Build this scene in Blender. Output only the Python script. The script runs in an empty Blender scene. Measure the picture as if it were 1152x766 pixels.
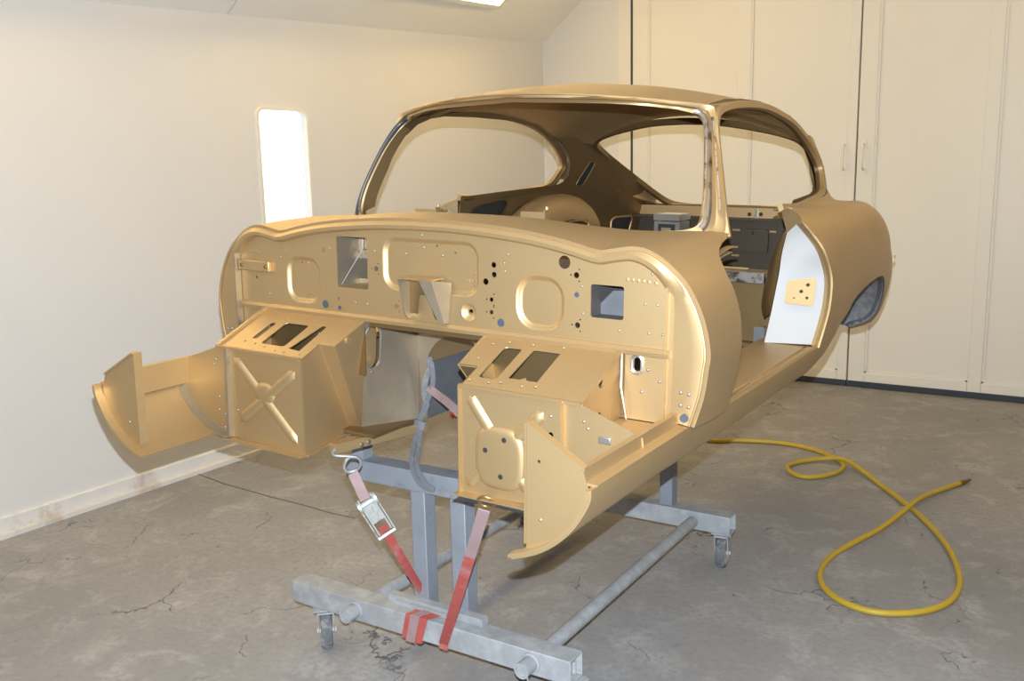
import bpy, math, random
from mathutils import Vector, Matrix
from mathutils.geometry import delaunay_2d_cdt
random.seed(7)
SC = bpy.context.scene
COL = SC.collection

# ------------------------------------------------------------------ camera
cd = bpy.data.cameras.new('camera'); cam = bpy.data.objects.new('camera', cd); COL.objects.link(cam)
cd.sensor_width = 36.0; cd.lens = 1051.275 / 1152 * 36; cd.clip_start = .05
CP = Vector((1.54686, -1.98258, 1.6))
CF = Vector((-.527615, .829915, -.181286)); CR = Vector((.845946, .532769, -.02306)); CU = Vector((-.077446, .165525, .98316))
cam.matrix_world = Matrix(((CR.x, CU.x, -CF.x, CP.x), (CR.y, CU.y, -CF.y, CP.y), (CR.z, CU.z, -CF.z, CP.z), (0, 0, 0, 1)))
SC.camera = cam
# ------------------------------------------------------------------ world, flash, exposure
wd = bpy.data.worlds.new('world'); SC.world = wd; wd.use_nodes = True
wd.node_tree.nodes['Background'].inputs[0].default_value = (.85, .93, 1, 1)
wd.node_tree.nodes['Background'].inputs[1].default_value = 3.2
fl = bpy.data.lights.new('camera_flash', 'AREA'); fl.shape = 'RECTANGLE'; fl.size = .014; fl.size_y = .010; fl.energy = 188; fl.color = (.75, .86, 1)
flo = bpy.data.objects.new('camera_flash', fl); COL.objects.link(flo)
flo.matrix_world = Matrix.Translation(CU * .085) @ cam.matrix_world
FIXTURE = 9.2          # strength of the ceiling lamps' diffusers
WARM = (1, .70, .26)
vs = SC.view_settings
vs.view_transform = 'Standard'; vs.look = 'None'; vs.gamma = 1; vs.use_curve_mapping = False; vs.exposure = 0.0
SC.cycles.max_bounces = 8; SC.cycles.diffuse_bounces = 5; SC.cycles.use_denoising = True

# ------------------------------------------------------------------ materials
def mat(name, col, rough=.5, metal=0.0, noise=0.0, nscale=20, bump=0.0, bscale=200, spec=.5, rvar=0.0, dirt=None, dscale=5, dlo=.5, dhi=.7, emit=None):
    m = bpy.data.materials.new(name); m.use_nodes = True; nt = m.node_tree; N = nt.nodes; Lk = nt.links
    b = N['Principled BSDF']; b.inputs['Base Color'].default_value = (*col, 1)
    b.inputs['Roughness'].default_value = rough; b.inputs['Metallic'].default_value = metal
    b.inputs['Specular IOR Level'].default_value = spec
    tc = N.new('ShaderNodeTexCoord')
    out = None
    if noise or dirt:
        nz = N.new('ShaderNodeTexNoise'); nz.inputs['Scale'].default_value = nscale; nz.inputs['Detail'].default_value = 5
        Lk.new(tc.outputs['Object'], nz.inputs['Vector'])
        mx = N.new('ShaderNodeMix'); mx.data_type = 'RGBA'
        mx.inputs[6].default_value = (*[c * (1 - noise) for c in col], 1); mx.inputs[7].default_value = (*[min(1, c * (1 + noise)) for c in col], 1)
        Lk.new(nz.outputs['Fac'], mx.inputs[0]); out = mx.outputs[2]
    if dirt:
        n2 = N.new('ShaderNodeTexNoise'); n2.inputs['Scale'].default_value = dscale; n2.inputs['Detail'].default_value = 8; n2.inputs['Roughness'].default_value = .65
        Lk.new(tc.outputs['Object'], n2.inputs['Vector'])
        mr = N.new('ShaderNodeMapRange'); mr.inputs[1].default_value = dlo; mr.inputs[2].default_value = dhi
        Lk.new(n2.outputs['Fac'], mr.inputs[0])
        m2 = N.new('ShaderNodeMix'); m2.data_type = 'RGBA'; m2.inputs[7].default_value = (*dirt, 1)
        Lk.new(mr.outputs[0], m2.inputs[0]); Lk.new(out, m2.inputs[6]); out = m2.outputs[2]
    if out: Lk.new(out, b.inputs['Base Color'])
    if bump:
        n3 = N.new('ShaderNodeTexNoise'); n3.inputs['Scale'].default_value = bscale; n3.inputs['Detail'].default_value = 3
        Lk.new(tc.outputs['Object'], n3.inputs['Vector'])
        bp = N.new('ShaderNodeBump'); bp.inputs['Strength'].default_value = bump; bp.inputs['Distance'].default_value = .003
        Lk.new(n3.outputs['Fac'], bp.inputs['Height']); Lk.new(bp.outputs[0], b.inputs['Normal'])
    if emit:
        b.inputs['Emission Color'].default_value = (*emit[0], 1); b.inputs['Emission Strength'].default_value = emit[1]
    return m

M = dict(
    gold=mat('gold_primer_paint', (.52, .362, .18), .50, .80, .05, 6, .06, 900),
    goldshade=mat('gold_primer_paint_shaded', (.20, .13, .055), .48, .75, .10, 8, .08, 500),  # same gold primer, with the shade of inner faces put into its colour
    raw=mat('bare_scuffed_steel', (.44, .40, .36), .38, .85, .25, 60, .15, 300, dirt=(.10, .08, .06), dscale=30, dlo=.5, dhi=.62),
    tunnel=mat('silver_overspray_steel', (.37, .30, .21), .48, .75, .22, 9, .12, 120),
    slate=mat('slate_grey_underseal', (.12, .12, .125), .6, .3, .3, 14, .2, 200),
    dark=mat('dark_cavity_shade', (.02, .018, .016), .7),  # near-black colour standing in for the shade inside openings
    gravel=mat('rough_grey_underseal', (.27, .265, .26), .5, .4, .6, 45, 1.0, 70),
    grommet=mat('blue_grey_rubber', (.05, .062, .085), .5),
    screw=mat('zinc_screw', (.36, .34, .31), .5, .9),
    wall=mat('white_painted_wall', (.70, .67, .62), .55, 0, .02, 3, .03, 60),
    duct=mat('brown_grey_duct_paint', (.085, .075, .065), .6, .2),
    tail=mat('dark_bronze_primer', (.085, .066, .045), .5, .55, .1, 8),
    unseenwall=mat('dark_unseen_wall', (.16, .13, .10), .8),  # unseen walls coloured dark to cut bounced flash light
    jamb=mat('pale_satin_shut_face', (.42, .405, .38), .6, .1, .02, 6),  # paler than the gold panels around it
    door=mat('cream_painted_door', (.76, .71, .61), .45, 0, .02, 3, .03, 60),
    ceil=mat('ceiling_panel_paint', (.86, .83, .76), .6, 0, .02, 3),
    seal=mat('dark_rubber_seal', (.03, .035, .045), .6),
    skirt=mat('chalky_skirting_board', (.70, .66, .60), .7, 0, .1, 12, .1, 40, dirt=(.5, .40, .30), dscale=4, dlo=.55, dhi=.7),
    galv=mat('dusty_galvanised_steel', (.31, .312, .31), .65, .1, .15, 25, .15, 150, dirt=(.42, .42, .41), dscale=14, dlo=.45, dhi=.68),
    galvd=mat('stained_galvanised_steel', (.27, .285, .31), .6, .35, .2, 12, .15, 150, dirt=(.16, .15, .14), dscale=9, dlo=.56, dhi=.75),
    rubber=mat('dusty_caster_rubber', (.12, .12, .12), .8, 0, .3, 30, dirt=(.38, .37, .35), dscale=20, dlo=.45, dhi=.65),
    wheel=mat('pale_caster_wheel', (.50, .48, .44), .7, 0, .15, 30),
    strap=mat('faded_red_webbing', (.40, .075, .06), .85, 0, .2, 30, .3, 500, dirt=(.46, .25, .22), dscale=9, dlo=.5, dhi=.75),
    strapold=mat('paint_dusted_webbing', (.30, .20, .19), .9, 0, .2, 30, .3, 500),
    greystrap=mat('grey_overspray_webbing', (.13, .13, .135), .9, 0, .15, 30, .3, 400, dirt=(.30, .24, .20), dscale=12, dlo=.55, dhi=.7),
    zinc=mat('dull_zinc_ratchet', (.50, .50, .46), .45, .6, .2, 60, dirt=(.25, .27, .22), dscale=40, dlo=.5, dhi=.65),
    hose=mat('yellow_rubber_hose', (.50, .33, .025), .55, 0, .06, 30),
    brass=mat('tarnished_brass', (.28, .16, .06), .45, .8, .3, 80),
    red=mat('red_plastic', (.6, .06, .03), .5),
    chrome=mat('worn_steel', (.6, .6, .6), .3, .9, .1, 60),
    lamp=mat('lamp_diffuser', (1, 1, 1), .5, emit=(WARM, FIXTURE)),
    lampframe=mat('white_lamp_housing', (.75, .75, .72), .5),
)

def glow_glass():
    m = bpy.data.materials.new('frosted_window_glass'); m.use_nodes = True
    b = m.node_tree.nodes['Principled BSDF']; b.inputs['Transmission Weight'].default_value = 1; b.inputs['Roughness'].default_value = .3; b.inputs['IOR'].default_value = 1.1
    return m
M['glass'] = glow_glass()

def floor_mat():
    m = bpy.data.materials.new('worn_grey_concrete'); m.use_nodes = True; nt = m.node_tree; N = nt.nodes; K = nt.links
    b = N['Principled BSDF']; b.inputs['Roughness'].default_value = .62; b.inputs['Specular IOR Level'].default_value = .35
    tc = N.new('ShaderNodeTexCoord')
    def noise(s, d=6, r=.6, dist=0, vec=None):
        n = N.new('ShaderNodeTexNoise'); n.inputs['Scale'].default_value = s; n.inputs['Detail'].default_value = d; n.inputs['Roughness'].default_value = r; n.inputs['Distortion'].default_value = dist
        K.new(vec or tc.outputs['Object'], n.inputs['Vector']); return n
    def ramp(src, lo, hi):
        r = N.new('ShaderNodeMapRange'); r.inputs[1].default_value = lo; r.inputs[2].default_value = hi; K.new(src, r.inputs[0]); return r.outputs[0]
    def mix(fac, a, bb):
        x = N.new('ShaderNodeMix'); x.data_type = 'RGBA'; K.new(fac, x.inputs[0])
        for i, v in ((6, a), (7, bb)):
            if isinstance(v, tuple): x.inputs[i].default_value = (*v, 1)
            else: K.new(v, x.inputs[i])
        return x.outputs[2]
    def math_(op, a, c):
        x = N.new('ShaderNodeMath'); x.operation = op
        for i, v in ((0, a), (1, c)):
            if isinstance(v, (int, float)): x.inputs[i].default_value = v
            else: K.new(v, x.inputs[i])
        return x.outputs[0]
    c = mix(ramp(noise(.9, 5).outputs['Fac'], .35, .65), (.245, .235, .225), (.33, .315, .30))
    c = mix(ramp(noise(4.5, 8, .7, .6).outputs['Fac'], .5, .72), c, (.42, .405, .385))
    c = mix(ramp(noise(40, 6, .7).outputs['Fac'], .45, .8), c, (.22, .21, .20))
    c = mix(ramp(noise(170, 2, .5).outputs['Fac'], .72, .8), c, (.55, .52, .48))
    # sparse short cracks: edges of large warped cells, kept only in patches
    wv = noise(2.2, 5, .6); add = N.new('ShaderNodeMixRGB'); add.blend_type = 'ADD'; add.inputs[0].default_value = .55
    K.new(tc.outputs['Object'], add.inputs[1]); K.new(wv.outputs['Color'], add.inputs[2])
    h = None
    for sc, wdt, lo, hi, ns in ((1.6, .010, .52, .60, 1.7), (3.4, .012, .57, .64, 2.9)):
        v = N.new('ShaderNodeTexVoronoi'); v.feature = 'DISTANCE_TO_EDGE'; v.inputs['Scale'].default_value = sc
        K.new(add.outputs[0], v.inputs['Vector'])
        line = ramp(v.outputs['Distance'], wdt, 0.0)
        f = math_('MULTIPLY', line, ramp(noise(ns, 3).outputs['Fac'], lo, hi))
        c = mix(f, c, (.075, .075, .085))
        h = f if h is None else math_('MAXIMUM', h, f)
    K.new(c, b.inputs['Base Color'])
    bp = N.new('ShaderNodeBump'); bp.inputs['Strength'].default_value = .5; bp.inputs['Distance'].default_value = .004
    hh = math_('SUBTRACT', noise(14, 8, .65).outputs['Fac'], math_('MULTIPLY', h, .8))
    K.new(hh, bp.inputs['Height']); K.new(bp.outputs[0], b.inputs['Normal'])
    return m
M['floor'] = floor_mat()

# ------------------------------------------------------------------ geometry helpers (all return verts, faces)
def vadd(a, b): return (a[0] + b[0], a[1] + b[1], a[2] + b[2])
def join(*gs):
    V, F = [], []
    for v, f in gs:
        o = len(V); V += list(v); F += [tuple(i + o for i in q) for q in f]
    return V, F
def mirror(g): return [(-x, y, z) for x, y, z in g[0]], [tuple(reversed(f)) for f in g[1]]
def side(g, s): return g if s > 0 else mirror(g)
def box(x0, x1, y0, y1, z0, z1):
    V = [(x, y, z) for z in (z0, z1) for y in (y0, y1) for x in (x0, x1)]
    return V, [(0, 2, 3, 1), (4, 5, 7, 6), (0, 1, 5, 4), (2, 6, 7, 3), (0, 4, 6, 2), (1, 3, 7, 5)]
def bar(a, b, w, h, up=(0, 0, 1)):
    a, b = Vector(a), Vector(b); t = (b - a).normalized(); u = Vector(up); s = t.cross(u).normalized(); u = s.cross(t)
    V = []
    for p in (a, b):
        for i, j in ((-1, -1), (1, -1), (1, 1), (-1, 1)): V.append(tuple(p + s * (i * w / 2) + u * (j * h / 2)))
    return V, [(3, 2, 1, 0), (4, 5, 6, 7), (0, 1, 5, 4), (1, 2, 6, 5), (2, 3, 7, 6), (3, 0, 4, 7)]
def tangents(P, closed):
    n = len(P); T = []
    for i in range(n):
        a = P[(i - 1) % n] if closed or i else P[0]; b = P[(i + 1) % n] if closed or i < n - 1 else P[-1]
        T.append((b - a).normalized())
    return T
def sweep(pts, prof, ref=(0, 0, 1), closed=False, refs=None, caps=True):
    P = [Vector(p) for p in pts]; T = tangents(P, closed); V = []; m = len(prof); n = len(P)
    for i, p in enumerate(P):
        r = Vector(refs[i] if refs else ref); b = (r - T[i] * r.dot(T[i])).normalized(); nn = T[i].cross(b)
        for q in prof: V.append(tuple(p + nn * q[0] + b * q[1]))
    F = []
    for i in range(n if closed else n - 1):
        j = (i + 1) % n
        for k in range(m):
            l = (k + 1) % m; F.append((i * m + k, i * m + l, j * m + l, j * m + k))
    if not closed and caps: F.append(tuple(reversed(range(m)))); F.append(tuple((n - 1) * m + k for k in range(m)))
    return V, F
def circle(r, n=8): return [(r * math.cos(2 * math.pi * k / n), r * math.sin(2 * math.pi * k / n)) for k in range(n)]
def tube(pts, r, n=8, closed=False, ref=(0, 0, 1)):
    P = [Vector(p) for p in pts]; T = tangents(P, closed); b = Vector(ref)
    if abs(b.dot(T[0])) > .9: b = Vector((1, 0, 0))
    refs = []
    for t in T:
        b = (b - t * b.dot(t)).normalized(); refs.append(tuple(b))
    return sweep(pts, circle(r, n), closed=closed, refs=refs)
def grid(rows, closed=False):
    V = [tuple(p) for r in rows for p in r]; m = len(rows[0]); F = []
    for i in range(len(rows) - 1):
        for k in range(m if closed else m - 1):
            l = (k + 1) % m; F.append((i * m + k, i * m + l, (i + 1) * m + l, (i + 1) * m + k))
    return V, F
def cat(pts, n, closed=False):
    P = [Vector(p) for p in pts]; N = len(P); out = []
    segs = N if closed else N - 1
    for i in range(segs):
        g = (lambda k: P[k % N]) if closed else (lambda k: P[max(0, min(N - 1, k))])
        p0, p1, p2, p3 = g(i - 1), g(i), g(i + 1), g(i + 2)
        for j in range(n):
            t = j / n
            out.append(tuple(.5 * ((2 * p1) + (p2 - p0) * t + (2 * p0 - 5 * p1 + 4 * p2 - p3) * t * t + (3 * p1 - p0 - 3 * p2 + p3) * t ** 3)))
    if not closed: out.append(tuple(P[-1]))
    return out
def resample(pts, n):
    P = [Vector(p) for p in pts]; d = [0]
    for a, b in zip(P, P[1:]): d.append(d[-1] + (b - a).length)
    out = []; k = 0
    for i in range(n):
        s = d[-1] * i / (n - 1)
        while k < len(P) - 2 and d[k + 1] < s: k += 1
        t = (s - d[k]) / max(1e-9, d[k + 1] - d[k]); out.append(tuple(P[k].lerp(P[k + 1], min(1, t))))
    return out
def lerp3(a, b, t): return tuple(x + (y - x) * t for x, y in zip(a, b))
def interp(x, xs, ys):
    if x <= xs[0]: return ys[0]
    for i in range(len(xs) - 1):
        if x <= xs[i + 1]: return ys[i] + (ys[i + 1] - ys[i]) * (x - xs[i]) / (xs[i + 1] - xs[i])
    return ys[-1]
def rrect(cx, cy, hw, hh, r, n=5):
    out = []
    for sx, sy, a0 in ((1, 1, 0), (-1, 1, 90), (-1, -1, 180), (1, -1, 270)):
        for k in range(n + 1):
            a = math.radians(a0 + 90 * k / n); out.append((cx + sx * (hw - r) + r * math.cos(a), cy + sy * (hh - r) + r * math.sin(a)))
    return out
def circ(cx, cy, r, n=12): return [(cx + r * math.cos(2 * math.pi * k / n), cy + r * math.sin(2 * math.pi * k / n)) for k in range(n)]
def inside(p, poly):
    c = False; n = len(poly); x, y = p
    for i in range(n):
        x1, y1 = poly[i]; x2, y2 = poly[i - 1]
        if (y1 > y) != (y2 > y) and x < (x2 - x1) * (y - y1) / (y2 - y1) + x1: c = not c
    return c
def fill2d(outer, holes, extra=()):
    loops = [list(outer)] + [list(h) for h in holes]; P = []; E = []
    for lp in loops:
        o = len(P); n = len(lp); P += [Vector(q) for q in lp]; E += [(o + i, o + (i + 1) % n) for i in range(n)]
    P += [Vector(q) for q in extra]
    vo, eo, fo = delaunay_2d_cdt(P, E, [], 0, 1e-6)[:3]
    T = []
    for f in fo:
        c = sum((Vector(vo[i]) for i in f), Vector((0, 0))) / len(f)
        if inside(c, outer) and not any(inside(c, h) for h in holes): T.append(tuple(f))
    return [tuple(v) for v in vo], T, loops
def area(lp): return sum(lp[i - 1][0] * lp[i][1] - lp[i][0] * lp[i - 1][1] for i in range(len(lp)))
def plate(outer, holes, mp, t, extra=()):
    """flat sheet with holes; mp(a, b, d) maps the drawing plane into space, d is depth behind the face"""
    v, T, loops = fill2d(outer, holes, extra)
    n = len(v); V = [mp(a, b, 0) for a, b in v] + [mp(a, b, t) for a, b in v]
    F = list(T) + [tuple(i + n for i in reversed(f)) for f in T]
    for k, lp in enumerate(loops):
        o = len(V); m = len(lp); V += [mp(a, b, 0) for a, b in lp] + [mp(a, b, t) for a, b in lp]
        ccw = (area(lp) > 0) == (k == 0)
        for i in range(m):
            j = (i + 1) % m; q = (o + i, o + m + i, o + m + j, o + j)
            F.append(q if ccw else tuple(reversed(q)))
    return V, F
def dish(cx, cy, hw, hh, r, mp, depth=.010, wdt=.014, holes=()):
    steps = [(0, 0), (.25, .10), (.5, .5), (.75, .9), (1, 1)]
    rows = []
    for s, d in steps:
        k = s * wdt; rows.append([mp(a, b, d * depth) for a, b in rrect(cx, cy, hw - k, hh - k, max(.004, r - k), 6)])
    g = grid(rows, True)
    v, T, lp = fill2d(rrect(cx, cy, hw - wdt, hh - wdt, max(.004, r - wdt), 6), holes)
    return join(g, ([mp(a, b, depth) for a, b in v], T))
def rib(a, b, r, h, mp, n=10, m=8):
    """raised half-round pressing from a to b in the drawing plane"""
    ax, ay = a; bx, by = b; L = math.hypot(bx - ax, by - ay); ux, uy = (bx - ax) / L, (by - ay) / L; rows = []
    for i in range(n + 1):
        s = -r + (L + 2 * r) * i / n
        e = 1.0
        if s < 0: e = math.sqrt(max(0, 1 - (s / r) ** 2))
        if s > L: e = math.sqrt(max(0, 1 - ((s - L) / r) ** 2))
        row = []
        for k in range(m + 1):
            q = -1 + 2 * k / m; off = q * r * e; d = -h * e * (1 - q * q) ** .8 - .0005
            row.append(mp(ax + ux * s - uy * off, ay + uy * s + ux * off, d))
        rows.append(row)
    return grid(rows)
def dome(cx, cy, rx, ry, h, mp, n=20, flat=.0, sq=2.0):
    def c_(a): return math.copysign(abs(math.cos(a)) ** (2 / sq), math.cos(a))
    def s_(a): return math.copysign(abs(math.sin(a)) ** (2 / sq), math.sin(a))
    rows = []
    for i in range(6):
        t = i / 5; rr = math.cos(t * math.pi / 2) * (1 - flat) + flat if i < 5 else flat
        rows.append([mp(cx + rx * rr * c_(2 * math.pi * k / n), cy + ry * rr * s_(2 * math.pi * k / n), -h * math.sin(t * math.pi / 2) - .0004) for k in range(n)])
    V, F = grid(rows, True)
    F.append(tuple(range(len(V) - n, len(V)))); return V, F
def cylinder(a, b, r, n=14, r2=None):
    a, b = Vector(a), Vector(b); t = (b - a).normalized(); u = Vector((0, 0, 1)) if abs(t.z) < .9 else Vector((1, 0, 0)); s = t.cross(u).normalized(); u = s.cross(t); r2 = r if r2 is None else r2
    V = [tuple(p + (s * math.cos(2 * math.pi * k / n) + u * math.sin(2 * math.pi * k / n)) * q) for p, q in ((a, r), (b, r2)) for k in range(n)]
    F = [(k, (k + 1) % n, n + (k + 1) % n, n + k) for k in range(n)] + [tuple(reversed(range(n))), tuple(range(n, 2 * n))]
    return V, F

# ------------------------------------------------------------------ object helpers
def obj(name, g, m, parent=None, org=(0, 0, 0), angle=35, solid=0, bevel=0, off=-1):
    me = bpy.data.meshes.new(name); me.from_pydata([(v[0] - org[0], v[1] - org[1], v[2] - org[2]) for v in g[0]], [], g[1]); me.validate(); me.update()
    for p in me.polygons: p.use_smooth = True
    me.set_sharp_from_angle(angle=math.radians(angle))
    me.materials.append(M[m]); o = bpy.data.objects.new(name, me); COL.objects.link(o)
    if parent is not None: o.parent = parent
    else: o.location = org
    if solid:
        md = o.modifiers.new('thickness', 'SOLIDIFY'); md.thickness = solid; md.offset = off
        es = o.modifiers.new('hard_edges', 'EDGE_SPLIT'); es.split_angle = math.radians(max(angle, 30))
    if bevel:
        md = o.modifiers.new('edges', 'BEVEL'); md.width = bevel; md.segments = 2; md.limit_method = 'ANGLE'
    return o
def thing(name, label, cat, loc=(0, 0, 0), group=None):
    o = bpy.data.objects.new(name, None); COL.objects.link(o); o.location = loc; o.empty_display_size = .1
    o['label'] = label; o['category'] = cat
    if group: o['group'] = group
    return o
def tag(o, label, cat, group=None):
    o['label'] = label; o['category'] = cat
    if group: o['group'] = group
    return o
def struct(name, g, m, parent=None, **k):
    o = obj(name, g, m, parent, **k); o['kind'] = 'structure'; return o

# ================================================================== THE ROOM
WX0, WX1 = -2.615, .0333            # the left wall runs very slightly off square: x = WX0 + WX1 * y
def wx(y): return WX0 + WX1 * y
YB = 4.86; YN = -4.2; XR = 3.6
struct('floor', box(-3.0, XR + .1, YN - .1, YB + .3, -.12, 0), 'floor')
FLJ = [(-2.5369,1.2118,0.001),(-2.4147,1.1935,0.001),(-2.2764,1.1705,0.001),(-2.1456,1.1624,0.001),(-2.0187,1.1546,0.001),(-1.8997,1.1448,0.001),(-1.7936,1.1445,0.001),(-1.6487,1.1388,0.001),(-1.4771,1.1239,0.001),(-1.3246,1.129,0.001)]
struct('floor_joint', join(*[bar(a, b, .007, .002) for a, b in zip(FLJ, FLJ[1:])]), 'slate', bpy.data.objects['floor'])
# left wall: drawing plane (y, z) with a tall rounded window hole
wy0, wy1, wz0, wz1 = 1.835, 2.205, 1.06, 1.962
win = rrect((wy0 + wy1) / 2, (wz0 + wz1) / 2, (wy1 - wy0) / 2, (wz1 - wz0) / 2, .045, 6)
def lw(a, b, d): return (wx(a) - d, a, b)
def ztop(y): return 2.59 + .043 * (y - YB)     # the wall head drops a little towards the camera
struct('wall_left', plate([(YN, -.05), (YB + .12, -.05), (YB + .12, ztop(YB + .12) + .03), (YN, ztop(YN) + .03)], [win], lw, .05), 'wall')
fw = struct('window_1', sweep([lw(a, b, .004) for a, b in win], [(-.004, -.006), (.014, -.006), (.014, .02), (-.004, .02)], ref=(1, 0, 0), closed=True), 'door')
obj('pane', plate(rrect((wy0 + wy1) / 2, (wz0 + wz1) / 2, (wy1 - wy0) / 2 - .006, (wz1 - wz0) / 2 - .006, .04, 6), [], lambda a, b, d: lw(a, b, .028 + d), .006), 'glass', fw)
# skirting of the left wall
def lwx(y, d): return wx(y) + d
struct('baseboard_left', join(
    ([(lwx(y, d), y, z) for y in (YN, YB - .02) for d, z in ((.0, 0), (.018, 0), (.018, .085), (.012, .092), (0, .092))],
     [(0, 1, 6, 5), (1, 2, 7, 6), (2, 3, 8, 7), (3, 4, 9, 8), (4, 3, 2, 1, 0), (5, 6, 7, 8, 9)]),
    ([(lwx(y, d), y, z) for y in (YN, YB - .02) for d, z in ((.018, 0), (.05, 0), (.05, .022), (.018, .022))],
     [(0, 1, 5, 4), (1, 2, 6, 5), (2, 3, 7, 6), (3, 2, 1, 0), (4, 5, 6, 7)])), 'skirt')
# sloping ceiling strip above the left wall, then the flat ceiling
SL = .82; XS = 1.35
def slope(y, x): return (x, y, ztop(y) + SL * (x - wx(y)))
ys = [YN, -1.5, 1.68, YB + .15]
sl = struct('ceiling', grid([[slope(y, wx(y) - .02), slope(y, wx(y) + XS)] for y in ys]), 'ceil', solid=.03, off=1)
def zc(y): return ztop(y) + SL * XS
for k, y in enumerate((-1.5, 1.68)):
    obj('panel_joint', bar(slope(y, wx(y) + .005), slope(y, wx(y) + XS), .016, .008, up=(-.6, 0, .8)), 'wall', sl)
struct('ceiling_2', grid([[(wx(y) + XS, y, zc(y)) for y in (YN, YB + .15)], [(XR, y, zc(y)) for y in (YN, YB + .15)]]), 'ceil', solid=.03, off=1)
struct('wall_right', box(XR, XR + .1, YN, YB, 0, 3.9), 'unseenwall')
struct('wall_front', box(-2.9, XR, YN - .1, YN, 0, 3.9), 'unseenwall')
struct('wall_back', box(-2.9, XR + .1, YB + .07, YB + .2, 0, 3.9), 'wall')
# the panelled part of the back wall left of the doors
def panel_wall(x0, x1, y, z0=0.0, z1=3.9): return box(x0, x1, y, YB + .07, z0, z1)
struct('trim_1', panel_wall(-2.75, -1.66, YB + .02), 'wall')
struct('trim_2', panel_wall(-1.76, -1.655, YB), 'door')
# tall folding doors: leaves made of stiles, rails and recessed panels
def leaf(n, x0, x1, stiles, panels, rail=.075, y=YB - .02):
    d = struct('door_%d' % n, join(*[box(a, b, y, YB + .06, .035, 3.7) for a, b in stiles], *[box(a, b, y, YB + .06, .035, rail + .035) for a, b in panels]), 'door', bevel=.004)
    for a, b in panels:
        obj('panel', box(a - .004, b + .004, y + .014, y + .04, rail + .03, 3.68), 'door', d)
        obj('moulding', join(box(a, a + .012, y + .004, y + .02, rail + .035, 3.65), box(b - .012, b, y + .004, y + .02, rail + .035, 3.65), box(a, b, y + .004, y + .02, rail + .03, rail + .046)), 'door', d)
    obj('sweep_seal', box(x0, x1, y - .004, y + .03, .004, .045), 'seal', d)
    return d
d1 = leaf(1, -1.63, .052, [(-1.63, -1.50), (-.80, -.70), (-.015, .052)], [(-1.50, -.80), (-.70, -.015)])
d2 = leaf(2, .062, 1.52, [(.062, .175), (.84, .925), (1.45, 1.52)], [(.175, .84), (.925, 1.45)])
d3 = leaf(3, 1.53, XR - .05, [(1.53, 1.6), (2.3, 2.4), (3.4, 3.5)], [(1.6, 2.3), (2.4, 3.4)])
struct('trim_3', box(-1.655, -1.632, YB - .004, YB + .06, 0, 3.9), 'seal')
for x, d in ((-.025, d1), (.105, d2)):
    z = 1.62; y = YB - .02
    obj('pull_handle', join(tube(cat([(x, y - .001, z - .085), (x, y - .03, z - .07), (x, y - .036, z), (x, y - .03, z + .07), (x, y - .001, z + .085)], 4), .008, 8), box(x - .02, x + .02, y - .004, y + .001, z - .12, z - .075), box(x - .02, x + .02, y - .004, y + .001, z + .075, z + .12)), 'door', d)

# ceiling lamps: housings with diffusers, on the slope plus added fill battens below the flat ceiling
def ceiling_lamp(c, ux, uy, hx, hy, label):
    c = Vector(c); ux = Vector(ux).normalized(); uy = Vector(uy).normalized(); n = ux.cross(uy).normalized()
    if n.z > 0: n = -n
    t = thing('ceiling_light', label, 'ceiling light', tuple(c), 'warm ceiling light boxes')
    def mp(a, b, d): return tuple(ux * a + uy * b - n * d)
    def orient(g): return g
    fr = plate(rrect(0, 0, hx, hy, .01, 1), [rrect(0, 0, hx - .03, hy - .03, .006, 1)], lambda a, b, d: mp(a, b, -.045 + d), .045)
    obj('lamp_housing', fr, 'lampframe', t)
    obj('diffuser', plate(rrect(0, 0, hx - .028, hy - .028, .006, 1), [], lambda a, b, d: mp(a, b, -.03 + d), .006), 'lamp', t)
    return t
sd = (1, 0, SL)
for y, lab in ((3.27, 'ceiling light box on the slope, its corner showing at the top of the photo'), (1.75, 'ceiling light box on the slope above the tall window'), (.2, 'ceiling light box on the slope above the left wall, out over the toe boxes'), (-1.4, 'ceiling light box on the slope above the left wall, nearest the camera')):
    p = slope(y, wx(y) + .40)
    ceiling_lamp(p, (0, 1, .043), sd, .62, .20, lab)
def batten(x, y, lab):  # unseen batten, added to brighten the ceiling and walls
    z = 2.9
    t = thing('fill_batten_light', lab, 'ceiling light', (x, y, z), 'added warm fill battens on rods')
    O = (x, y, z)
    obj('light_tube', cylinder((x, y - .75, z), (x, y + .75, z), .055, 16), 'lamp', t, org=O)
    obj('lamp_housing', box(x - .018, x + .018, y - .78, y + .78, z + .056, z + .08), 'lampframe', t, org=O)
    for q in (-.5, .5): obj('hanger_rod', cylinder((x, y + q, z + .08), (x, y + q, zc(y + q)), .006, 8), 'lampframe', t, org=O)
batten(1.9, 3.5, 'added fill batten on rods near the doors, right of the tail')
batten(1.5, -.4, 'added fill batten on rods above the open floor beside the bulkhead')
batten(-1.15, 3.4, 'added fill batten on rods in the far corner beside the sloping ceiling')
batten(2.5, 1.5, 'added fill batten on rods above the curling yellow hose')

# ================================================================== THE CAR SHELL  (car frame: x across, y rearwards from the bulkhead, z up)
TILT = .02842398
BASE = Vector((0, .9, .83)); PIV = Vector((0, 0, 1))
RY = Matrix.Rotation(TILT, 3, 'Y')
CAR = thing('car_body_shell', 'gold primed bare coupe body shell without bonnet, doors or glass, on a wheeled stand', 'car body', tuple(RY @ (BASE - PIV) + PIV))
CAR.rotation_euler = (0, TILT, 0)
def carw(p): return tuple(RY @ (Vector(p) - PIV) + PIV)      # car frame point -> room
def part(name, g, m='gold', parent=None, label=None, **k):
    o = obj(name, g, m, parent or CAR, org=BASE, **k)
    if label: o['label'] = label
    return o

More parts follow.
